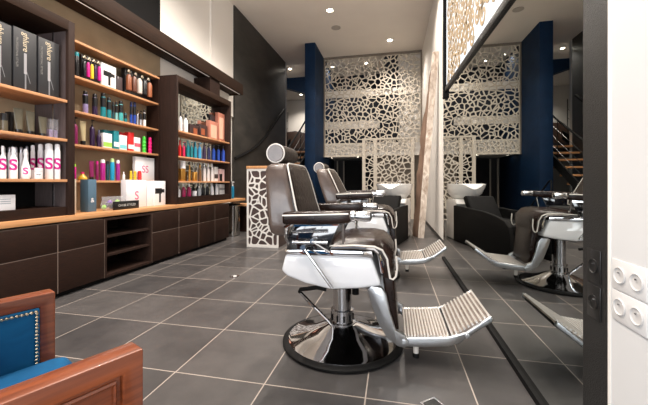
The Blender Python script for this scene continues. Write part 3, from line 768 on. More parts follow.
can('hair_product', 'magenta bottle with lime green cap at the left end of the lowest rack shelf', 'bottle', 71.5, 76.3, 164, XP + .03, z, MAG, P((150, 210, 40)))
can('gold_pouch', 'round yellow gold pouch with pink tie on the lowest rack shelf', 'pouch', 77.5, 87.5, 172, XP, z, P((214, 170, 50)), PINK, style='bulb')
can('cream_tube', 'wide magenta tube right of the gold pouch', 'tube', 88.3, 94.8, 161, XP, z, MAGD, BLK, style='tube')
for (a, b, c, m1, m2, l) in ((95.3, 98.8, 161, MAGD, MAG, 'dark magenta can right of the magenta tube'), (100, 105.4, 159.5, P((170, 30, 130)), WHT, 'magenta can with white top, third from the gold pouch'),
    (105.9, 109.3, 161, TEALD, BLK, 'dark teal can between magenta and blue cans'), (109.8, 114.6, 158.5, P((20, 150, 190)), P((190, 220, 150)), 'bright blue can with pale green tip on the lowest rack shelf'),
    (115.8, 120, 160, P((150, 30, 130)), WHT, 'slim magenta can right of the bright blue can')):
    t = can('spray_can', l, 'can', a, b, c, XP, z, m1, m2)
can('dropper_bottle', 'tiny white bottle right of the slim magenta can', 'bottle', 122.2, 125.2, 172, XP, z, WHT, WHT, style='bottle')
for a, b, m1, l in ((129.3, 132.5, YEL, 'left yellow capped bottle behind the white boxes'), (133, 136.8, YEL, 'right yellow capped bottle behind the white boxes'), (137.3, 142, RED, 'red capped bottle behind the white boxes')):
    can('small_bottle', l, 'bottle', a, b, 171, XP + .03, z, m1, m1, style='wavy')
def letters(s_, sz, fz, col=None):
    return lambda t, hw, H: text(s_, 'lettering', col or P((214, 60, 120)), t, sz, (.001, 0, H * fz), depth=.0002)
carton('white_gift_box', 'white box with pink letters SS standing on the lowest rack shelf', 'box', 135.5, 154.3, 157.5, XP + .01, z, WHT, 0.04, None, letters('SS', .12, .48))
# --- on the worktop
XW = -2.74
carton('beige_carton', 'tall narrow beige box on the worktop beside the left shelf unit', 'box', 71.3, 76.3, 179, XW, ZW1, P((196, 180, 160)), 0.05)
carton('blue_carton', 'tall slate blue box with white figure standing on the worktop', 'box', 88.3, 96.5, 179.5, XW, ZW1, SLATE, 0.09, None,
       lambda t, hw, H: text('&', 'figure', WHT, t, .06, (.001, 0, H * .35), depth=.0002))
# clear bag of brushes
t = thing('clear_bag', 'clear plastic bag of green and purple goods on the worktop', 'bag', (XW, span(100, 122, XW)[0] + .16, ZW1))
rg = random.Random(9)
rings = [[(0.05 * sc_ * math.cos(2 * PI * i / 24), 0.15 * sc2_ * math.sin(2 * PI * i / 24), zz) for i in range(24)] for zz, sc_, sc2_ in ((0, .8, .8), (.02, 1, 1), (.07, .95, 1), (.11, .5, .92), (.135, .15, .98))]
MB().loft(rings).build('plastic_film', MT['clear'], t)
for k, c in enumerate((P((150, 210, 60)), PURP, P((120, 60, 170)), P((30, 30, 34)), WHT, P((160, 210, 80)), MAG, TEAL)):
    a = rg.uniform(-.10, .10); b = rg.uniform(-.01, .015)
    MB().lathe([(.004, 0), (.018, .008), (.023, .022), (.018, .036), (.004, .044)], (b, -.115 + k * .031, .012 + (k % 3) * .022), 12).build('packed_item', c, t)
def sign_art(t, hw, H):
    text('OH BE STYLED', 'chalk_text', P((190, 190, 186)), t, .034, (.001, 0, H * .5), depth=.0002)
carton('black_sign', 'small black sign board with white handwriting on the worktop', 'sign', 114.5, 139, 201, XW + .07, ZW1, BLK, 0.02, None, sign_art)
carton('white_gift_box', 'big white box with one pink letter S on the worktop', 'box', 126.5, 146.3, 180, XW - .01, ZW1, WHT, 0.07, None, letters('S', .13, .42))
carton('white_gift_box', 'narrow plain white box between two wider white boxes on the worktop', 'box', 147, 153, 181, XW - .01, ZW1, WHT, 0.07)
carton('dryer_box', 'white box printed with a black dryer on the worktop by the far unit', 'box', 153.6, 165.5, 181, XW - .0, ZW1, WHT, 0.05, None, dryer_art)
# --- bay 3
X3 = -2.72
z = 1.585
for a, b, yt, l in ((178.5, 182.5, 112, 'white bottle at the left of the top shelf of the far unit'), (183.3, 188, 114, 'second white bottle on the top shelf of the far unit')):
    can('white_bottle', l, 'bottle', a, b, yt, X3, z, WHT, BLK, style='bottle')
dk = P((52, 34, 34))
carton('perfume_box', 'low dark box with copper edge on top shelf of the far unit, left one', 'box', 190, 198.5, 125, X3, z, dk, 0.06, None, lambda t, hw, H: bx(0, .001, -hw * .2, hw * .7, H * .1, H * .7).build('copper_print', P((150, 80, 50)), t))
carton('perfume_box', 'low dark box with copper edge on top shelf of the far unit, right one', 'box', 199.5, 207.5, 125, X3, z, dk, 0.06, None, lambda t, hw, H: bx(0, .001, -hw * .6, hw * .3, H * .2, H * .7).build('copper_print', P((150, 80, 50)), t))
carton('perfume_box', 'shorter rose copper box on the top shelf of the far unit', 'box', 209.5, 218, 121.5, X3 + .02, z, COPPER, 0.06, None, lambda t, hw, H: bx(0, .001, -hw * .7, hw * .7, H * .1, H * .8).build('pale_print', P((226, 176, 152)), t))
carton('perfume_box', 'dark box standing behind the shorter rose copper box', 'box', 210.5, 217.5, 115.5, X3 - .062, z, P((44, 40, 44)), 0.015)
carton('perfume_box', 'taller rose copper box at the right of the top shelf of the far unit', 'box', 218.4, 224.6, 113.5, X3, z, COPPER, 0.06, None, lambda t, hw, H: bx(0, .001, -hw * .7, hw * .6, H * .1, H * .85).build('pale_print', P((226, 176, 152)), t))
z = 1.262
cl = [(178.2, 181.4, 140, RED, 'red bottle at the left end of the bright row in the far unit'), (182.3, 185.2, 142, P((204, 40, 90)), 'raspberry bottle right of the red bottle in the far unit'), (186.2, 189.6, 140.5, TEAL, 'first teal bottle of the bright row in the far unit'),
      (190.2, 193, 142, TEAL, 'second teal bottle of the bright row in the far unit'), (193.6, 197, 142, P((20, 140, 170)), 'third teal bottle of the bright row in the far unit'), (197.8, 201.4, 143, SKY, 'light blue bottle of the bright row in the far unit'),
      (202.4, 206, 142, PURP, 'first dark violet bottle of the bright row in the far unit'), (207, 210.4, 143, P((34, 34, 84)), 'second dark violet bottle of the bright row in the far unit'), (211.6, 215.4, 145, BLUE, 'first blue bottle at the right of the bright row'),
      (216.8, 220, 145, BLUE, 'second blue bottle at the right of the bright row'), (221.4, 225, 145.5, P((30, 70, 170)), 'last blue bottle at the right end of the bright row')]
for q, (a, b, yt, m1, l) in enumerate(cl): can('shampoo_bottle', l, 'bottle', a, b, yt, X3, z, m1, BLK if q > 5 else m1, style='pump' if q % 2 else 'bottle', grp='bright bottles in the far unit')
z = 0.945
can('gift_bottle', 'big gold bottle with white cap on the third shelf of the far unit', 'bottle', 177.3, 186.8, 161, X3, z, GOLD, WHT, style='jar')
can('gold_bottle', 'slim gold bottle right of the big gold one', 'bottle', 188, 191, 165, X3, z, GOLD, GOLD, style='bottle')
can('gold_jar', 'squat gold jar on the third shelf of the far unit', 'jar', 191.7, 197.6, 172, X3, z, GOLD, GOLD, style='jar')
can('gold_bottle', 'brown gold bottle right of the squat gold jar', 'bottle', 198.3, 201.5, 165, X3, z, P((120, 84, 50)), GOLD, style='bottle')
for a, b, l in ((202.8, 206, 'left'), (206.5, 209.8, 'middle'), (210.2, 213.6, 'right')):
    can('lotion_bottle', l + ' one of the three white silver bottles on the third shelf of the far unit', 'bottle', a, b, 163, X3, z, P((222, 216, 214)), SILV, style='bottle', grp='white silver bottles')
carton('slim_box', 'white box with dark stripe on the third shelf of the far unit', 'box', 214.4, 218, 167, X3, z, WHT, .04, None, band_art(P((60, 50, 50)), .2, .5))
carton('slim_box', 'pale pink box with black base near the right of the third shelf', 'box', 219.4, 222.3, 169, X3, z, P((226, 190, 190)), .04, None, band_art(BLK, 0.02, .6))
carton('slim_box', 'pale pink box at the right end of the third shelf of the far unit', 'box', 222.4, 224.4, 169.5, X3, z, P((230, 196, 196)), .04)
z = 0.738
for a, b, yt, m1, m2, s_, l in ((176.8, 180.4, 186, WHT, WHT, 'bottle', 'white bottle at the left end of the lowest shelf of the far unit'), (181.3, 185.8, 184.3, RASP, WHT, 'bottle', 'left raspberry pink bottle on the lowest shelf of the far unit'),
    (186.7, 191.2, 184, RASP, WHT, 'bottle', 'right raspberry pink bottle on the lowest shelf of the far unit'), (192, 196.8, 191, WHT, WHT, 'jar', 'squat white jar on the lowest shelf of the far unit'), (197.4, 200.6, 186, P((180, 184, 188)), WHT, 'bottle', 'grey clear bottle left of the black bottles'),
    (201.4, 205, 184, BLK, BLK, 'bottle', 'left black bottle on the lowest shelf of the far unit'), (205.5, 209, 184, BLK, SILV, 'bottle', 'right black bottle on the lowest shelf of the far unit'),
    (210, 213.8, 183, WHT, WHT, 'bottle', 'white bottle right of the black bottles'), (214.6, 218.4, 183, WHT, SILV, 'bottle', 'white bottle with silver cap near the right end')):
    can('care_bottle', l, 'jar' if s_ == 'jar' else 'bottle', a, b, yt, X3, z, m1, m2, style=s_, grp='small bottles on the lowest shelf')
carton('white_carton', 'small white box at the right end of the lowest shelf of the far unit', 'box', 219.6, 224.8, 184, X3, z, WHT, .05, None, band_art(P((150, 150, 156)), .4, .6))
can('blue_bottle', 'teal blue bottle on the worktop right of the far shelf unit', 'bottle', 231.2, 234.2, 181.5, -2.72, ZW1, P((16, 120, 160)), WHT, style='pump')

# ------------------------------------------------------------------ steel bin, far bench
t = thing('steel_bin', 'polished stainless steel bin under the end of the worktop', 'bin', (-2.78, 5.25, 0))
MB().prism([(.13 * math.copysign(abs(math.cos(a)) ** .5, math.cos(a)), .13 * math.copysign(abs(math.sin(a)) ** .5, math.sin(a))) for a in [2 * PI * i / 32 for i in range(32)]], 0.01, 0.53, 'z').build('body', MT['steel'], t)
MB().prism([(.133 * math.copysign(abs(math.cos(a)) ** .5, math.cos(a)), .133 * math.copysign(abs(math.sin(a)) ** .5, math.sin(a))) for a in [2 * PI * i / 32 for i in range(32)]], 0.53, 0.56, 'z').build('rim', MT['matblack'], t)
MB().prism([(.12 * math.copysign(abs(math.cos(a)) ** .5, math.cos(a)), .12 * math.copysign(abs(math.sin(a)) ** .5, math.sin(a))) for a in [2 * PI * i / 32 for i in range(32)]], 0.0, 0.01, 'z').build('foot', MT['rubber'], t)
t = thing('side_bench', 'lower oak topped bench against the black wall beyond the worktop', 'bench', (-2.75, 5.6, 0))
bx(-0.24, 0.22, -0.14, 0.14, 0.50, 0.54).build('bench_top', MT['oak'], t, bevel=.003)
bx(-0.22, 0.18, 0.10, 0.135, 0, 0.50).build('end_panel', MT['cab'], t)
bx(-0.22, -0.18, -0.135, 0.10, 0, 0.50).build('back_panel', MT['cab'], t)

# ------------------------------------------------------------------ lattice fronted counter
t = thing('reception_counter', 'brown counter with white cut-out lattice front and wooden top', 'counter', (-1.825, 4.36, 0))
bx(-0.235, 0.235, 0.012, 0.42, 0, 1.125).build('body', MT['counterb'], t)
mb = MB(); lattice(mb, -0.225, 0.225, 0.03, 1.10, 62, 0.019, lambda u, v, d: (u, 0.010 - d, v), 0.010, 12, jit=.95, soft=.6)
mb.box(-0.24, -0.225, -0.002, 0.011, 0, 1.125); mb.box(0.225, 0.24, -0.002, 0.011, 0, 1.125); mb.box(-0.225, 0.225, -0.002, 0.011, 0, 0.03); mb.box(-0.225, 0.225, -0.002, 0.011, 1.10, 1.125)
mb.build('lattice_front', MT['latticew'], t)
bx(-0.245, 0.245, -0.01, 0.43, 1.125, 1.165).build('counter_top', MT['oak'], t, bevel=.003)
t = thing('card_holder', 'small white card holder on top of the lattice counter', 'card holder', (-1.70, 4.45, 1.165))
bx(-0.05, 0.05, -0.01, 0.03, 0, 0.018).build('tray', WHT, t, bevel=.002); bx(-0.05, 0.05, 0.03, 0.035, 0, 0.03).build('back', WHT, t)

# ------------------------------------------------------------------ barber chairs
def arcpts(c, r, a0, a1, n): return [(c[0] + r * math.cos(a0 + (a1 - a0) * i / n), c[1] + r * math.sin(a0 + (a1 - a0) * i / n)) for i in range(n + 1)]
def barber_chair(loc, lab, lift=0.0, lean=0.0, head_drop=0.0, rz=0.0):
    t = thing('barber_chair', lab, 'chair', loc, rz, 'barber chairs facing the mirror'); L = lift
    # base
    b = MB(); b.lathe([(.335, 0), (.345, .008), (.345, .018), (.325, .027), (.30, .028), (.30, 0.003)], n=72).build('rubber_ring', MT['rubber'], t)
    MB().lathe([(.312, .020), (.312, .030), (.300, .034), (.235, .047), (.165, .072), (.118, .096), (.085, .108), (.078, .112)], n=72).build('base_dome', MT['chrome'], t, angle=1.2)
    m_ = MB(); m_.lathe([(.078, .105), (.078, .118), (.062, .122), (.062, .175), (.066, .178), (.066, .188), (.055, .192)], n=40); m_.build('base_collar', MT['chromeb'], t)
    for k in range(10):
        a = 2 * PI * k / 10; MB().cyl((.062 * math.cos(a), .062 * math.sin(a), .13), (.062 * math.cos(a), .062 * math.sin(a), .165), .006, 6).build('collar_vent', MT['matblack'], t)
    MB().lathe([(.053, .185), (.053, .40 + L)], n=40).build('post', MT['chromeb'], t)
    MB().lathe([(.02, .27), (.02, .40 + L)], (.075, .02, 0), 16).build('rear_strut', MT['matblack'], t)
    # foot pump lever
    m_ = MB(); m_.tube([(-.045, -.06, .10), (-.06, -.12, .16), (-.20, -.20, .335)], .009, 8); p = m_.build('pump_lever', MT['chrome'], t)
    m_ = MB(); m_.tube([(-.20, -.20, .335), (-.195, -.205, .350), (-.10, -.22, .372), (-.05, -.22, .365)], .011, 8); m_.build('lever_grip', MT['rubber'], p)
    # white shell
    prof = [(-.285, .46), (-.262, .548), (.186, .552), (.226, .440), (.232, .412), (.12, .392), (-.02, .378), (-.15, .400), (-.25, .432)]
    MB().prism([(x, z + L) for x, z in prof], -.262, .262).build('shell', MT['enamel'], t, bevel=.016, seg=3)
    MB().prism([(-.16, .42 + L), (-.15, .394 + L), (-.02, .370 + L), (.12, .385 + L), (.19, .40 + L), (.19, .42 + L)], -.235, .235).build('under_tray', MT['matblack'], t, bevel=.006)
    # chrome band and side plates
    MB().prism([(-.262, .55 + L), (-.258, .574 + L), (.188, .584 + L), (.196, .552 + L)], -.268, .268).build('trim_band', MT['chrome'], t, bevel=.003)
    for s_ in (-1, 1):
        y1, y2 = s_ * .272, s_ * .252
        MB().prism([(-.250, .576 + L), (-.236, .708 + L), (.030, .718 + L), (-.025, .60 + L), (-.022, .576 + L)], y1, y2).build('side_plate', MT['blackpol'], t, bevel=.004)
        MB().prism([(-.238, .695 + L), (-.236, .711 + L), (.033, .722 + L), (.026, .706 + L)], y1 + s_ * .004, y1).build('side_rim', MT['chrome'], t)
        MB().tube([(-.215, y1 + s_ * .006, .668 + L), (-.03, y1 + s_ * .006, .680 + L)], .009, 8).build('side_strip', MT['chromeb'], t)
    # seat cushion
    sp = [(-.06, .580), (-.05, .600), (-.02, .628), (.03, .640), (.10, .646), (.18, .647), (.235, .636), (.272, .606), (.296, .56), (.302, .50), (.292, .450), (.262, .455), (.250, .52), (.230, .565), (.19, .585), (.05, .582)]
    rings = []
    for y, dr in ((-.252, 1.0), (-.247, .75), (-.225, .42), (-.17, .15), (-.08, .03), (0, 0), (.08, .03), (.17, .15), (.225, .42), (.247, .75), (.252, 1.0)):
        rings.append([(x - (.022 * dr if x > .26 else 0), y, max(z - .050 * dr * (1 if z > .60 else 0), .578 if z > .575 else 0) + L) for x, z in sp])
    MB().loft(rings).build('seat', MT['leather'], t, angle=1.2)
    bx(-.24, -.02, -.25, .25, .575 + L, .645 + L).build('seat_box', MT['black'], t, bevel=.01)
    for s_ in (-1, 1):
        pp = [(-.03, .598), (.10, .606), (.20, .604), (.238, .588), (.262, .545), (.268, .50), (.276, .452), (.290, .447), (.304, .462), (.310, .50), (.306, .56)]
        MB().tube([(x, s_ * .252, z + L) for x, z in pp], .005, 8).build('seat_piping', MT['piping'], t)
        # chrome hoop at seat side
        pp = [(-.02, .590), (.10, .598), (.198, .592), (.222, .57), (.232, .53), (.240, .48)]
        MB().tube([(x, s_ * .262, z + L) for x, z in pp], .009, 8).build('front_hoop', MT['chrome'], t)
    # legrest pad and castings
    MB().prism([(.235, .46 + L), (.292, .46 + L), (.322, .150 + L), (.275, .140 + L)], -.185, .185).build('legrest', MT['leather'], t, bevel=.012, seg=3)
    for s_ in (-1, 1):
        pc = [(.160, .382), (.182, .400), (.235, .395), (.258, .36), (.276, .27), (.303, .185), (.345, .165), (.362, .130), (.348, .102), (.312, .108), (.256, .15), (.214, .22), (.178, .32)]
        MB().prism([(x, z + L) for x, z in pc], s_ * .225, s_ * .195).build('leg_casting', MT['alu'], t, bevel=.004, seg=2, angle=1.0)
    # footrest
    for s_ in (-1, 1):
        pf = [(.338, .100), (.45, .106), (.557, .122), (.608, .145), (.68, .203), (.757, .262), (.748, .288), (.70, .250), (.635, .198), (.560, .168), (.45, .154), (.345, .146)]
        MB().prism([(x, z + L) for x, z in pf], s_ * .205, s_ * .187).build('footrest_rail', MT['alu'], t, bevel=.005, seg=2, angle=1.0)
        m_ = MB(); m_.cyl((.348, s_ * .19, .130 + L), (.348, s_ * .232, .130 + L), .017, 16); m_.build('pivot_bolt', MT['alu'], t, bevel=.002)
        m_ = MB(); m_.cyl((.640, s_ * .19, .184 + L), (.640, s_ * .213, .184 + L), .012, 16)
        m_.build('pivot_bolt', MT['alu'], t, bevel=.002)
    m_ = MB(); m_.prism([(.345, .134 + L), (.562, .154 + L), (.562, .162 + L), (.345, .142 + L)], -.188, .188); fp = m_.build('foot_plate', MT['alugroove'], t)
    m_ = MB(); n = 14
    for k in range(n):
        x = .352 + k * (.203 / (n - 1)); zz = .142 + (x - .345) * .092 + L; m_.prism([(x - .0045, zz), (x + .0045, zz), (x + .0035, zz + .010), (x - .0035, zz + .010)], -.186, .186)
    m_.build('ribs', MT['rib'], fp)['kind'] = 'stuff'
    ax, az, bx_, bz = .572, .168, .748, .282
    a = math.atan2(bz - az, bx_ - ax); ca, sa = math.cos(a), math.sin(a); ln = math.hypot(bz - az, bx_ - ax)
    def q(u, v): return (ax + u * ca - v * sa, az + L + u * sa + v * ca)
    m_ = MB(); m_.prism([q(0, -.010), q(ln, -.010), q(ln, -.002), q(0, -.002)], -.188, .188); tp = m_.build('toe_plate', MT['alugroove'], t)
    m_ = MB(); n = 10
    for k in range(n):
        u = .006 + k * ((ln - .012) / (n - 1)); m_.prism([q(u - .0055, -.002), q(u + .0055, -.002), q(u + .004, .009), q(u - .004, .009)], -.186, .186)
    m_.build('ribs', MT['rib'], tp)['kind'] = 'stuff'
    MB().prism([q(-.01, -.030), q(ln * .9, -.026), q(ln * .98, -.011), q(-.01, -.011)], -.182, .182).build('toe_underside', MT['rubber'], t, bevel=.004)
    for s_ in (-1, 1):
        m_ = MB(); m_.cyl((.405, s_ * .15, .045 + L), (.405, s_ * .15, .138 + L), .014, 12); pg = m_.build('peg', MT['piping'], t)
        MB().cyl((.405, s_ * .15, .028 + L), (.405, s_ * .15, .050 + L), .017, 12).build('peg_foot', MT['rubber'], pg)
    # arms
    for s_ in (-1, 1):
        yc = s_ * .33
        rings = []
        for x, hy, z0, z1 in ((-.245, .026, .722, .768), (-.235, .036, .714, .776), (-.10, .038, .716, .782), (.03, .036, .722, .786), (.085, .032, .730, .788), (.095, .026, .735, .785)):
            rings.append([(x, yc + hy * .9 * sgn * math.copysign(1, v), z0 + (z1 - z0) * w_ + L) for sgn, v, w_ in ((-1, 1, .12), (-1, 1, .88), (-.7, 1, 1), (.7, 1, 1), (1, 1, .88), (1, 1, .12), (.7, 1, 0), (-.7, 1, 0))])
        ar = MB().loft(rings).build('armrest', MT['leather'], t, bevel=.006, seg=2, angle=1.0)
        MB().tube([(-.24, yc + s_ * .034, .760 + L), (-.10, yc + s_ * .037, .766 + L), (.085, yc + s_ * .032, .774 + L)], .004, 6).build('arm_piping', MT['piping'], ar)
        m_ = MB()
        m_.lathe([(.027, .090), (.030, .098), (.030, .112), (.024, .118), (.026, .13), (.029, .165), (.026, .185), (.012, .192)], (0, yc, .762 + L), 18, 'x', 1.15, .9)
        m_.build('arm_cap', MT['chromeb'], t)
        m_ = MB(); m_.cyl((.055, yc, .728 + L), (.05, s_ * .285, .62 + L), .007, 8); m_.build('arm_strut', MT['chrome'], t); m_ = MB()
        m_.tube([(-.24, s_ * .262, .60 + L), (-.25, s_ * .28, .64 + L), (-.235, yc, .70 + L), (-.20, yc, .722 + L)], .010, 8)
        m_.build('arm_bracket', MT['chrome'], t)
    # reclining lever on the near side
    m_ = MB(); m_.cyl((-.205, -.315, .622 + L), (-.025, -.315, .626 + L), .0085, 12); m_.cyl((-.145, -.27, .600 + L), (-.145, -.335, .600 + L), .014, 14); m_.cyl((-.10, -.27, .632 + L), (-.10, -.325, .632 + L), .012, 14)
    m_.tube([(-.145, -.325, .600 + L), (-.07, -.322, .50 + L), (.0, -.318, .405 + L)], .0075, 8)
    m_.build('recline_lever', MT['chromeb'], t)
    m_ = MB(); m_.tube([(-.10, -.325, .632 + L), (-.02, -.29, .575 + L)], .0065, 8); m_.build('linkage', MT['chrome'], t)
    # backrest
    def bpt(x, z):  # lean the back about its foot
        k = (z - .66) / .36; return x - lean * k * .10, z + L - abs(lean) * k * .03
    def rr(xa, xb, hy, z, cr=.03):
        out = []
        for cx, cy, a0 in ((xb - cr, hy - cr, 0), (xa + cr, hy - cr, 90), (xa + cr, -hy + cr, 180), (xb - cr, -hy + cr, 270)):
            for i in range(5):
                a = R(a0 + i * 22.5); X_, Z_ = bpt(cx + cr * math.cos(a), z); out.append((X_, cy + cr * math.sin(a), Z_))
        return out
    rings = [rr(-.335, -.20, .235, .640), rr(-.352, -.186, .255, .655), rr(-.364, -.190, .256, .70), rr(-.378, -.222, .245, .80), rr(-.392, -.252, .228, .92), rr(-.398, -.270, .212, .99), rr(-.394, -.276, .200, 1.015), rr(-.375, -.292, .185, 1.028)]
    bk = MB().loft(rings).build('backrest', MT['leatherg'], t, angle=1.0)
    # embossed front insert
    fr = []
    for z, x, hy in ((.66, -.190, .19), (.70, -.186, .215), (.80, -.217, .205), (.92, -.247, .188), (.985, -.266, .172), (1.005, -.274, .15)):
        X_, Z_ = bpt(x, z); fr.append([(X_ + .010, -hy, Z_), (X_ + .016, -hy * .9, Z_), (X_ + .016, hy * .9, Z_), (X_ + .010, hy, Z_), (X_ - .02, hy, Z_), (X_ - .02, -hy, Z_)])
    MB().loft(fr).build('embossed_insert', MT['embossed'], bk, angle=.8)
    fb = []
    for z, x, hy in ((.648, -.192, .225), (.70, -.186, .243), (.80, -.217, .232), (.92, -.247, .215), (.985, -.266, .200), (1.018, -.276, .185)):
        X_, Z_ = bpt(x, z); fb.append([(X_ + .006, -hy, Z_), (X_ + .006, hy, Z_), (X_ - .025, hy, Z_), (X_ - .025, -hy, Z_)])
    tag(MB().loft(fb).build('front_cover', MT['leather'], bk, bevel=.003), 'dark brown leather front')
    lp = [(.66, -.184, .244), (.70, -.181, .248), (.80, -.212, .238), (.92, -.242, .221), (.985, -.261, .205), (1.020, -.274, .185)]
    path = []
    for z, x, hy in lp: X_, Z_ = bpt(x, z); path.append((X_, -hy, Z_))
    X_, Z_ = bpt(-.278, 1.028); path += [(X_, -.15, Z_), (X_, .15, Z_)]
    for z, x, hy in lp[::-1]: X_, Z_ = bpt(x, z); path.append((X_, hy, Z_))
    MB().tube(path, .0045, 8, closed=True).build('back_piping', MT['piping'], bk)
    # headrest
    hx, hz_ = bpt(-.365, 1.09 ); hz_ -= head_drop
    hd = MB(); hd.lathe([(.046, -.125), (.053, -.118), (.055, -.10), (.055, .13), (.053, .148), (.046, .155)], (hx, 0, hz_), 28, 'y', 1.0, 1.0); 
    hr = hd.build('headrest', MT['embossed'], t)
    MB().lathe([(.046, -.132), (.050, -.122)], (hx, 0, hz_), 28, 'y').build('end_cap', MT['leatherg'], hr)
    MB().tube([(hx + .052 * math.cos(a), -.124, hz_ + .052 * math.sin(a)) for a in [2 * PI * i / 28 for i in range(28)]], .0042, 8, closed=True).build('cap_piping', MT['piping'], hr)
    MB().box(hx - .012, hx + .008, -.03, .03, hz_ - .10, hz_ - .03).build('headrest_post', MT['chrome'], t)
    return t
barber_chair((-.29, 1.88, 0), 'nearest barber chair, dark brown leather with white shell and ridged metal footrest')
barber_chair((-.275, 3.32, 0), 'second barber chair standing farther back behind the nearest one', lift=.055, lean=.75, head_drop=.045)

# ------------------------------------------------------------------ hair wash unit
wa = thing('wash_station', 'black hair washing armchair with white basin in front of the lattice partition', 'wash station', (-0.216, 4.887, 0), R(-15.5))
# local -y is the front (towards the camera), +y the basin end
for s_ in (-1, 1):
    prof = [(-.69, .0), (-.69, .30), (-.66, .40), (-.58, .46), (-.40, .505), (-.1, .54), (.30, .555), (.74, .56), (.74, .0)]
    MB().prism(prof, s_ * .275, s_ * .225, 'x').build('side_panel', MT['matblack'], wa, bevel=.008, angle=.9)
bx(-.222, .222, -.60, .40, .05, .30).build('seat_base', MT['matblack'], wa)
bx(-.220, .220, -.63, .30, .302, .42).build('seat_cushion', MT['matblack'], wa, bevel=.03, seg=3)
MB().prism([(.20, .40), (.34, .42), (.55, .68), (.52, .72), (.44, .72)], -.220, .220, 'x').build('back_cushion', MT['matblack'], wa, bevel=.025, seg=3)
MB().prism([(.76, 0), (1.08, 0), (1.10, .58), (1.05, .66), (.74, .66), (.70, .575), (.76, .57)], -.12, .24, 'x').build('pedestal', MT['ceramic'], wa, bevel=.03, seg=3)
rings = []; n = 40
def rim(a):  # a=-90deg is the neck notch
    d = abs((math.degrees(a) + 90 + 180) % 360 - 180); notch = math.exp(-(d / 24) ** 2); return .265 - .085 * notch
for k, (rx, ry, zf, cy) in enumerate(((.10, .10, 0, .56), (.19, .18, .03, .54), (.265, .24, .11, .51), (.30, .27, .22, .48), (.305, .28, .265, .47), (.285, .262, .268, .47), (.25, .23, .20, .49), (.16, .15, .08, .52), (.03, .03, .06, .54))):
    ring_ = []
    for i in range(n):
        a = 2 * PI * i / n; zt = rim(a) / .265; ring_.append((.01 + rx * math.cos(a), .38 + cy + ry * math.sin(a), .64 + zf * zt))
    rings.append(ring_)
MB().loft(rings).build('basin', MT['ceramic'], wa, angle=1.3)
MB().tube([(.06, 1.06, .88), (.06, 1.08, .95), (.06, 1.03, .97), (.06, .97, .95)], .010, 10).build('tap', MT['chrome'], wa)

# ------------------------------------------------------------------ blue armchair, lower left
fx, fy = 0.417, 0.909                      # the way it faces
ang = math.atan2(-fx, fy)                  # local +y = forward, +x = towards the near arm
ac = thing('armchair', 'mahogany framed armchair with blue velvet upholstery and brass nails', 'armchair', (-0.706, 0.633, 0), ang)
HX, AH, LB = 0.285, 0.617, 0.50              # half width to outer faces, arm height, arm length
for s_ in (1, -1):
    xo, xi = s_ * HX, s_ * (HX - .048)
    lo, hi = min(xo, xi), max(xo, xi)
    m_ = MB(); m_.prism([(-LB - .04, 0), (-LB - .04, AH), (0, AH), (0, 0), (-.034, 0), (-.034, AH - .034), (-LB, AH - .034), (-LB, 0)], lo, hi, 'x')
    fr = m_.build('arm_frame', MT['mahog'], ac, bevel=.004, seg=2)
    # outer wooden field with moulding
    xx = sorted((xo - s_ * .010, xo - s_ * .020)); bx(xx[0], xx[1], -LB + .001, -.0345, .22, AH - .0345).build('outer_panel', MT['mahog'], ac)
    xx = xo - s_ * .0085; y0_, y1_, z0_, z1_ = -LB + .02, -.045, .24, AH - .045
    MB().tube([(xx, y0_, z0_), (xx, y1_, z0_), (xx, y1_, z1_), (xx, y0_, z1_)], .005, 6, closed=True).build('moulding', MT['mahog'], ac)
    xx = sorted((xi - s_ * .006, xi + s_ * .014))
    up = MB(); up.box(xx[0], xx[1], -LB + .001, -.0345, .30, AH - .0345)
    u_ = up.build('arm_upholstery', MT['velvet'], ac, bevel=.004)
    m_ = MB(); k = 0; xn = xi - s_ * .007
    ps = [(-.042, z) for z in np.arange(.38, AH - .046, .0095)] + [(y, AH - .042) for y in np.arange(-LB + .01, -.04, .0095)]
    for (y, z) in ps:
        m_.lathe([(.0048, 0), (.0042, -s_ * .002), (.002, -s_ * .0035)], (xn, y, z), 8, 'x')
    n_ = m_.build('brass_nails', MT['brass'], u_); n_['kind'] = 'stuff'
bx(-HX + .049, HX - .049, -LB, -.012, .24, .33).build('seat_rail', MT['mahog'], ac, bevel=.004)
rings = []
for z, ins in ((.331, .004), (.345, 0), (.41, -.000), (.435, .005), (.445, .022)):
    a, b, c, d_ = -HX + .056 + ins, HX - .056 - ins, -LB + .02 + ins, .022 - ins
    def rc(cr=.018):
        out = []
        for cx, cy, a0 in ((b - cr, d_ - cr, 0), (a + cr, d_ - cr, 90), (a + cr, c + cr, 180), (b - cr, c + cr, 270)):
            for i in range(5): an = R(a0 + i * 22.5); out.append((cx + cr * math.cos(an), cy + cr * math.sin(an), z))
        return out
    rings.append(rc())
MB().loft(rings).build('seat_cushion', MT['velvet'], ac, angle=1.2)
bx(-HX, HX, -LB - .09, -LB - .046, .0, .88).build('back_frame', MT['mahog'], ac, bevel=.006)
bx(-HX + .05, HX - .05, -LB - .046, -LB + .015, .34, .84).build('back_upholstery', MT['velvet'], ac, bevel=.02, seg=3)

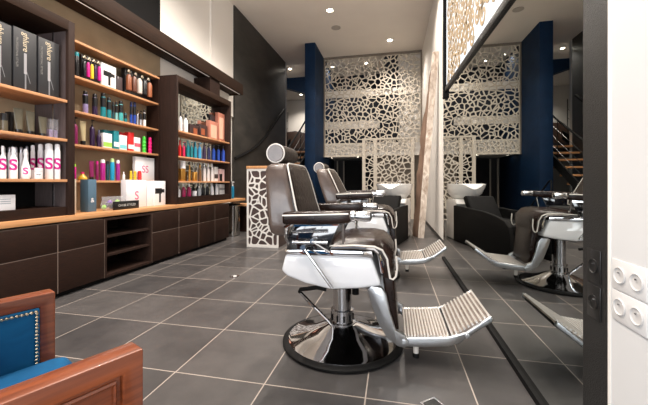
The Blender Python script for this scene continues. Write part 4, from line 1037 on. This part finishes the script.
# ------------------------------------------------------------------ floor fittings
p = on_z(235, 276.5)
t = thing('floor_socket', 'small round metal socket set in the floor tiles left of the chairs', 'floor socket', (p.x, p.y, 0))
MB().lathe([(.05, 0), (.05, .003), (.042, .005), (.038, .003), (.001, .003)], n=28).build('ring', MT['chromeb'], t)
MB().lathe([(.018, .003), (.018, .007), (.001, .007)], n=18).build('lid', MT['socketw'], t)
p = on_z(434, 406)
t = thing('floor_box', 'metal floor outlet with dark centre at the bottom edge of the photo', 'floor outlet', (p.x, p.y, 0), R(38))
mb = MB(); mb.prism([(-.04, -.04), (.04, -.04), (.04, .04), (-.04, .04)], 0, .003, 'z'); mb.build('plate', MT['chromeb'], t)
bx(-.031, .031, -.031, .031, .003, .0045).build('lid', MT['black'], t)

# ------------------------------------------------------------------ ceiling fittings
def downlight(loc, lab, power, grp='ceiling downlights', size=0.075, sp_=R(130)):
    t = thing('downlight', lab, 'ceiling light', loc, group=grp)
    MB().lathe([(size, 0), (size, -.006), (size * .8, -.008), (size * .78, 0)], n=28).build('ring', MT['white'], t)
    MB().lathe([(size * .77, -.001), (size * .77, -.004), (.001, -.004)], n=28).build('lens', MT['lamp'], t)
    if power: spot((loc[0], loc[1], loc[2] - .03), power, sp_, .8)
downlight((-1.23, 6.37, ZC), 'bright round downlight nearest the camera in the white ceiling', 130)
downlight((-0.07, 8.0, ZC), 'bright round downlight close to the lattice screen', 130)
t = thing('ceiling_speaker', 'round grey ceiling speaker beside the nearest downlight', 'speaker', (-1.24, 7.12, ZC))
MB().lathe([(.105, 0), (.105, -.006), (.095, -.009), (.001, -.009)], n=32).build('grille', P((172, 164, 154), .7), t)
for (x, y) in ((-1.23, 4.6), (-1.23, 2.4), (-0.75, 3.4), (-0.7, 1.0), (-1.75, 3.5), (-1.75, 1.2), (-1.2, -0.2), (0.0, 5.5)):  # unseen spots added to brighten the room and the basin, without fittings
    spot((x, y, ZC - .05), 150, R(140), .8, r=.06)
# lamps over the mezzanine and landing
for (x, y, l) in ((-1.75, 9.5, 'left'), (-1.35, 9.9, 'middle'), (-0.75, 9.4, 'right')):
    downlight((x, y, ZC), 'small ceiling light seen through the lattice, the %s one' % l, 22, 'lights over the mezzanine', .05)
for (x, y, l) in ((-1.75, 9.35, 'leftmost'), (-0.98, 9.2, 'middle'), (-0.86, 9.0, 'rightmost')):
    downlight((x, y, 1.66), l + ' of the three tiny lights in the dark passage under the screen', 0, 'lights under the mezzanine', .035)
for (x, y, l) in ((-3.05, 9.4, 'nearer'), (-3.5, 12.2, 'farther')):
    downlight((x, y, ZC), l + ' ceiling light above the landing beyond the stairs', 110, 'lights over the landing', .06)
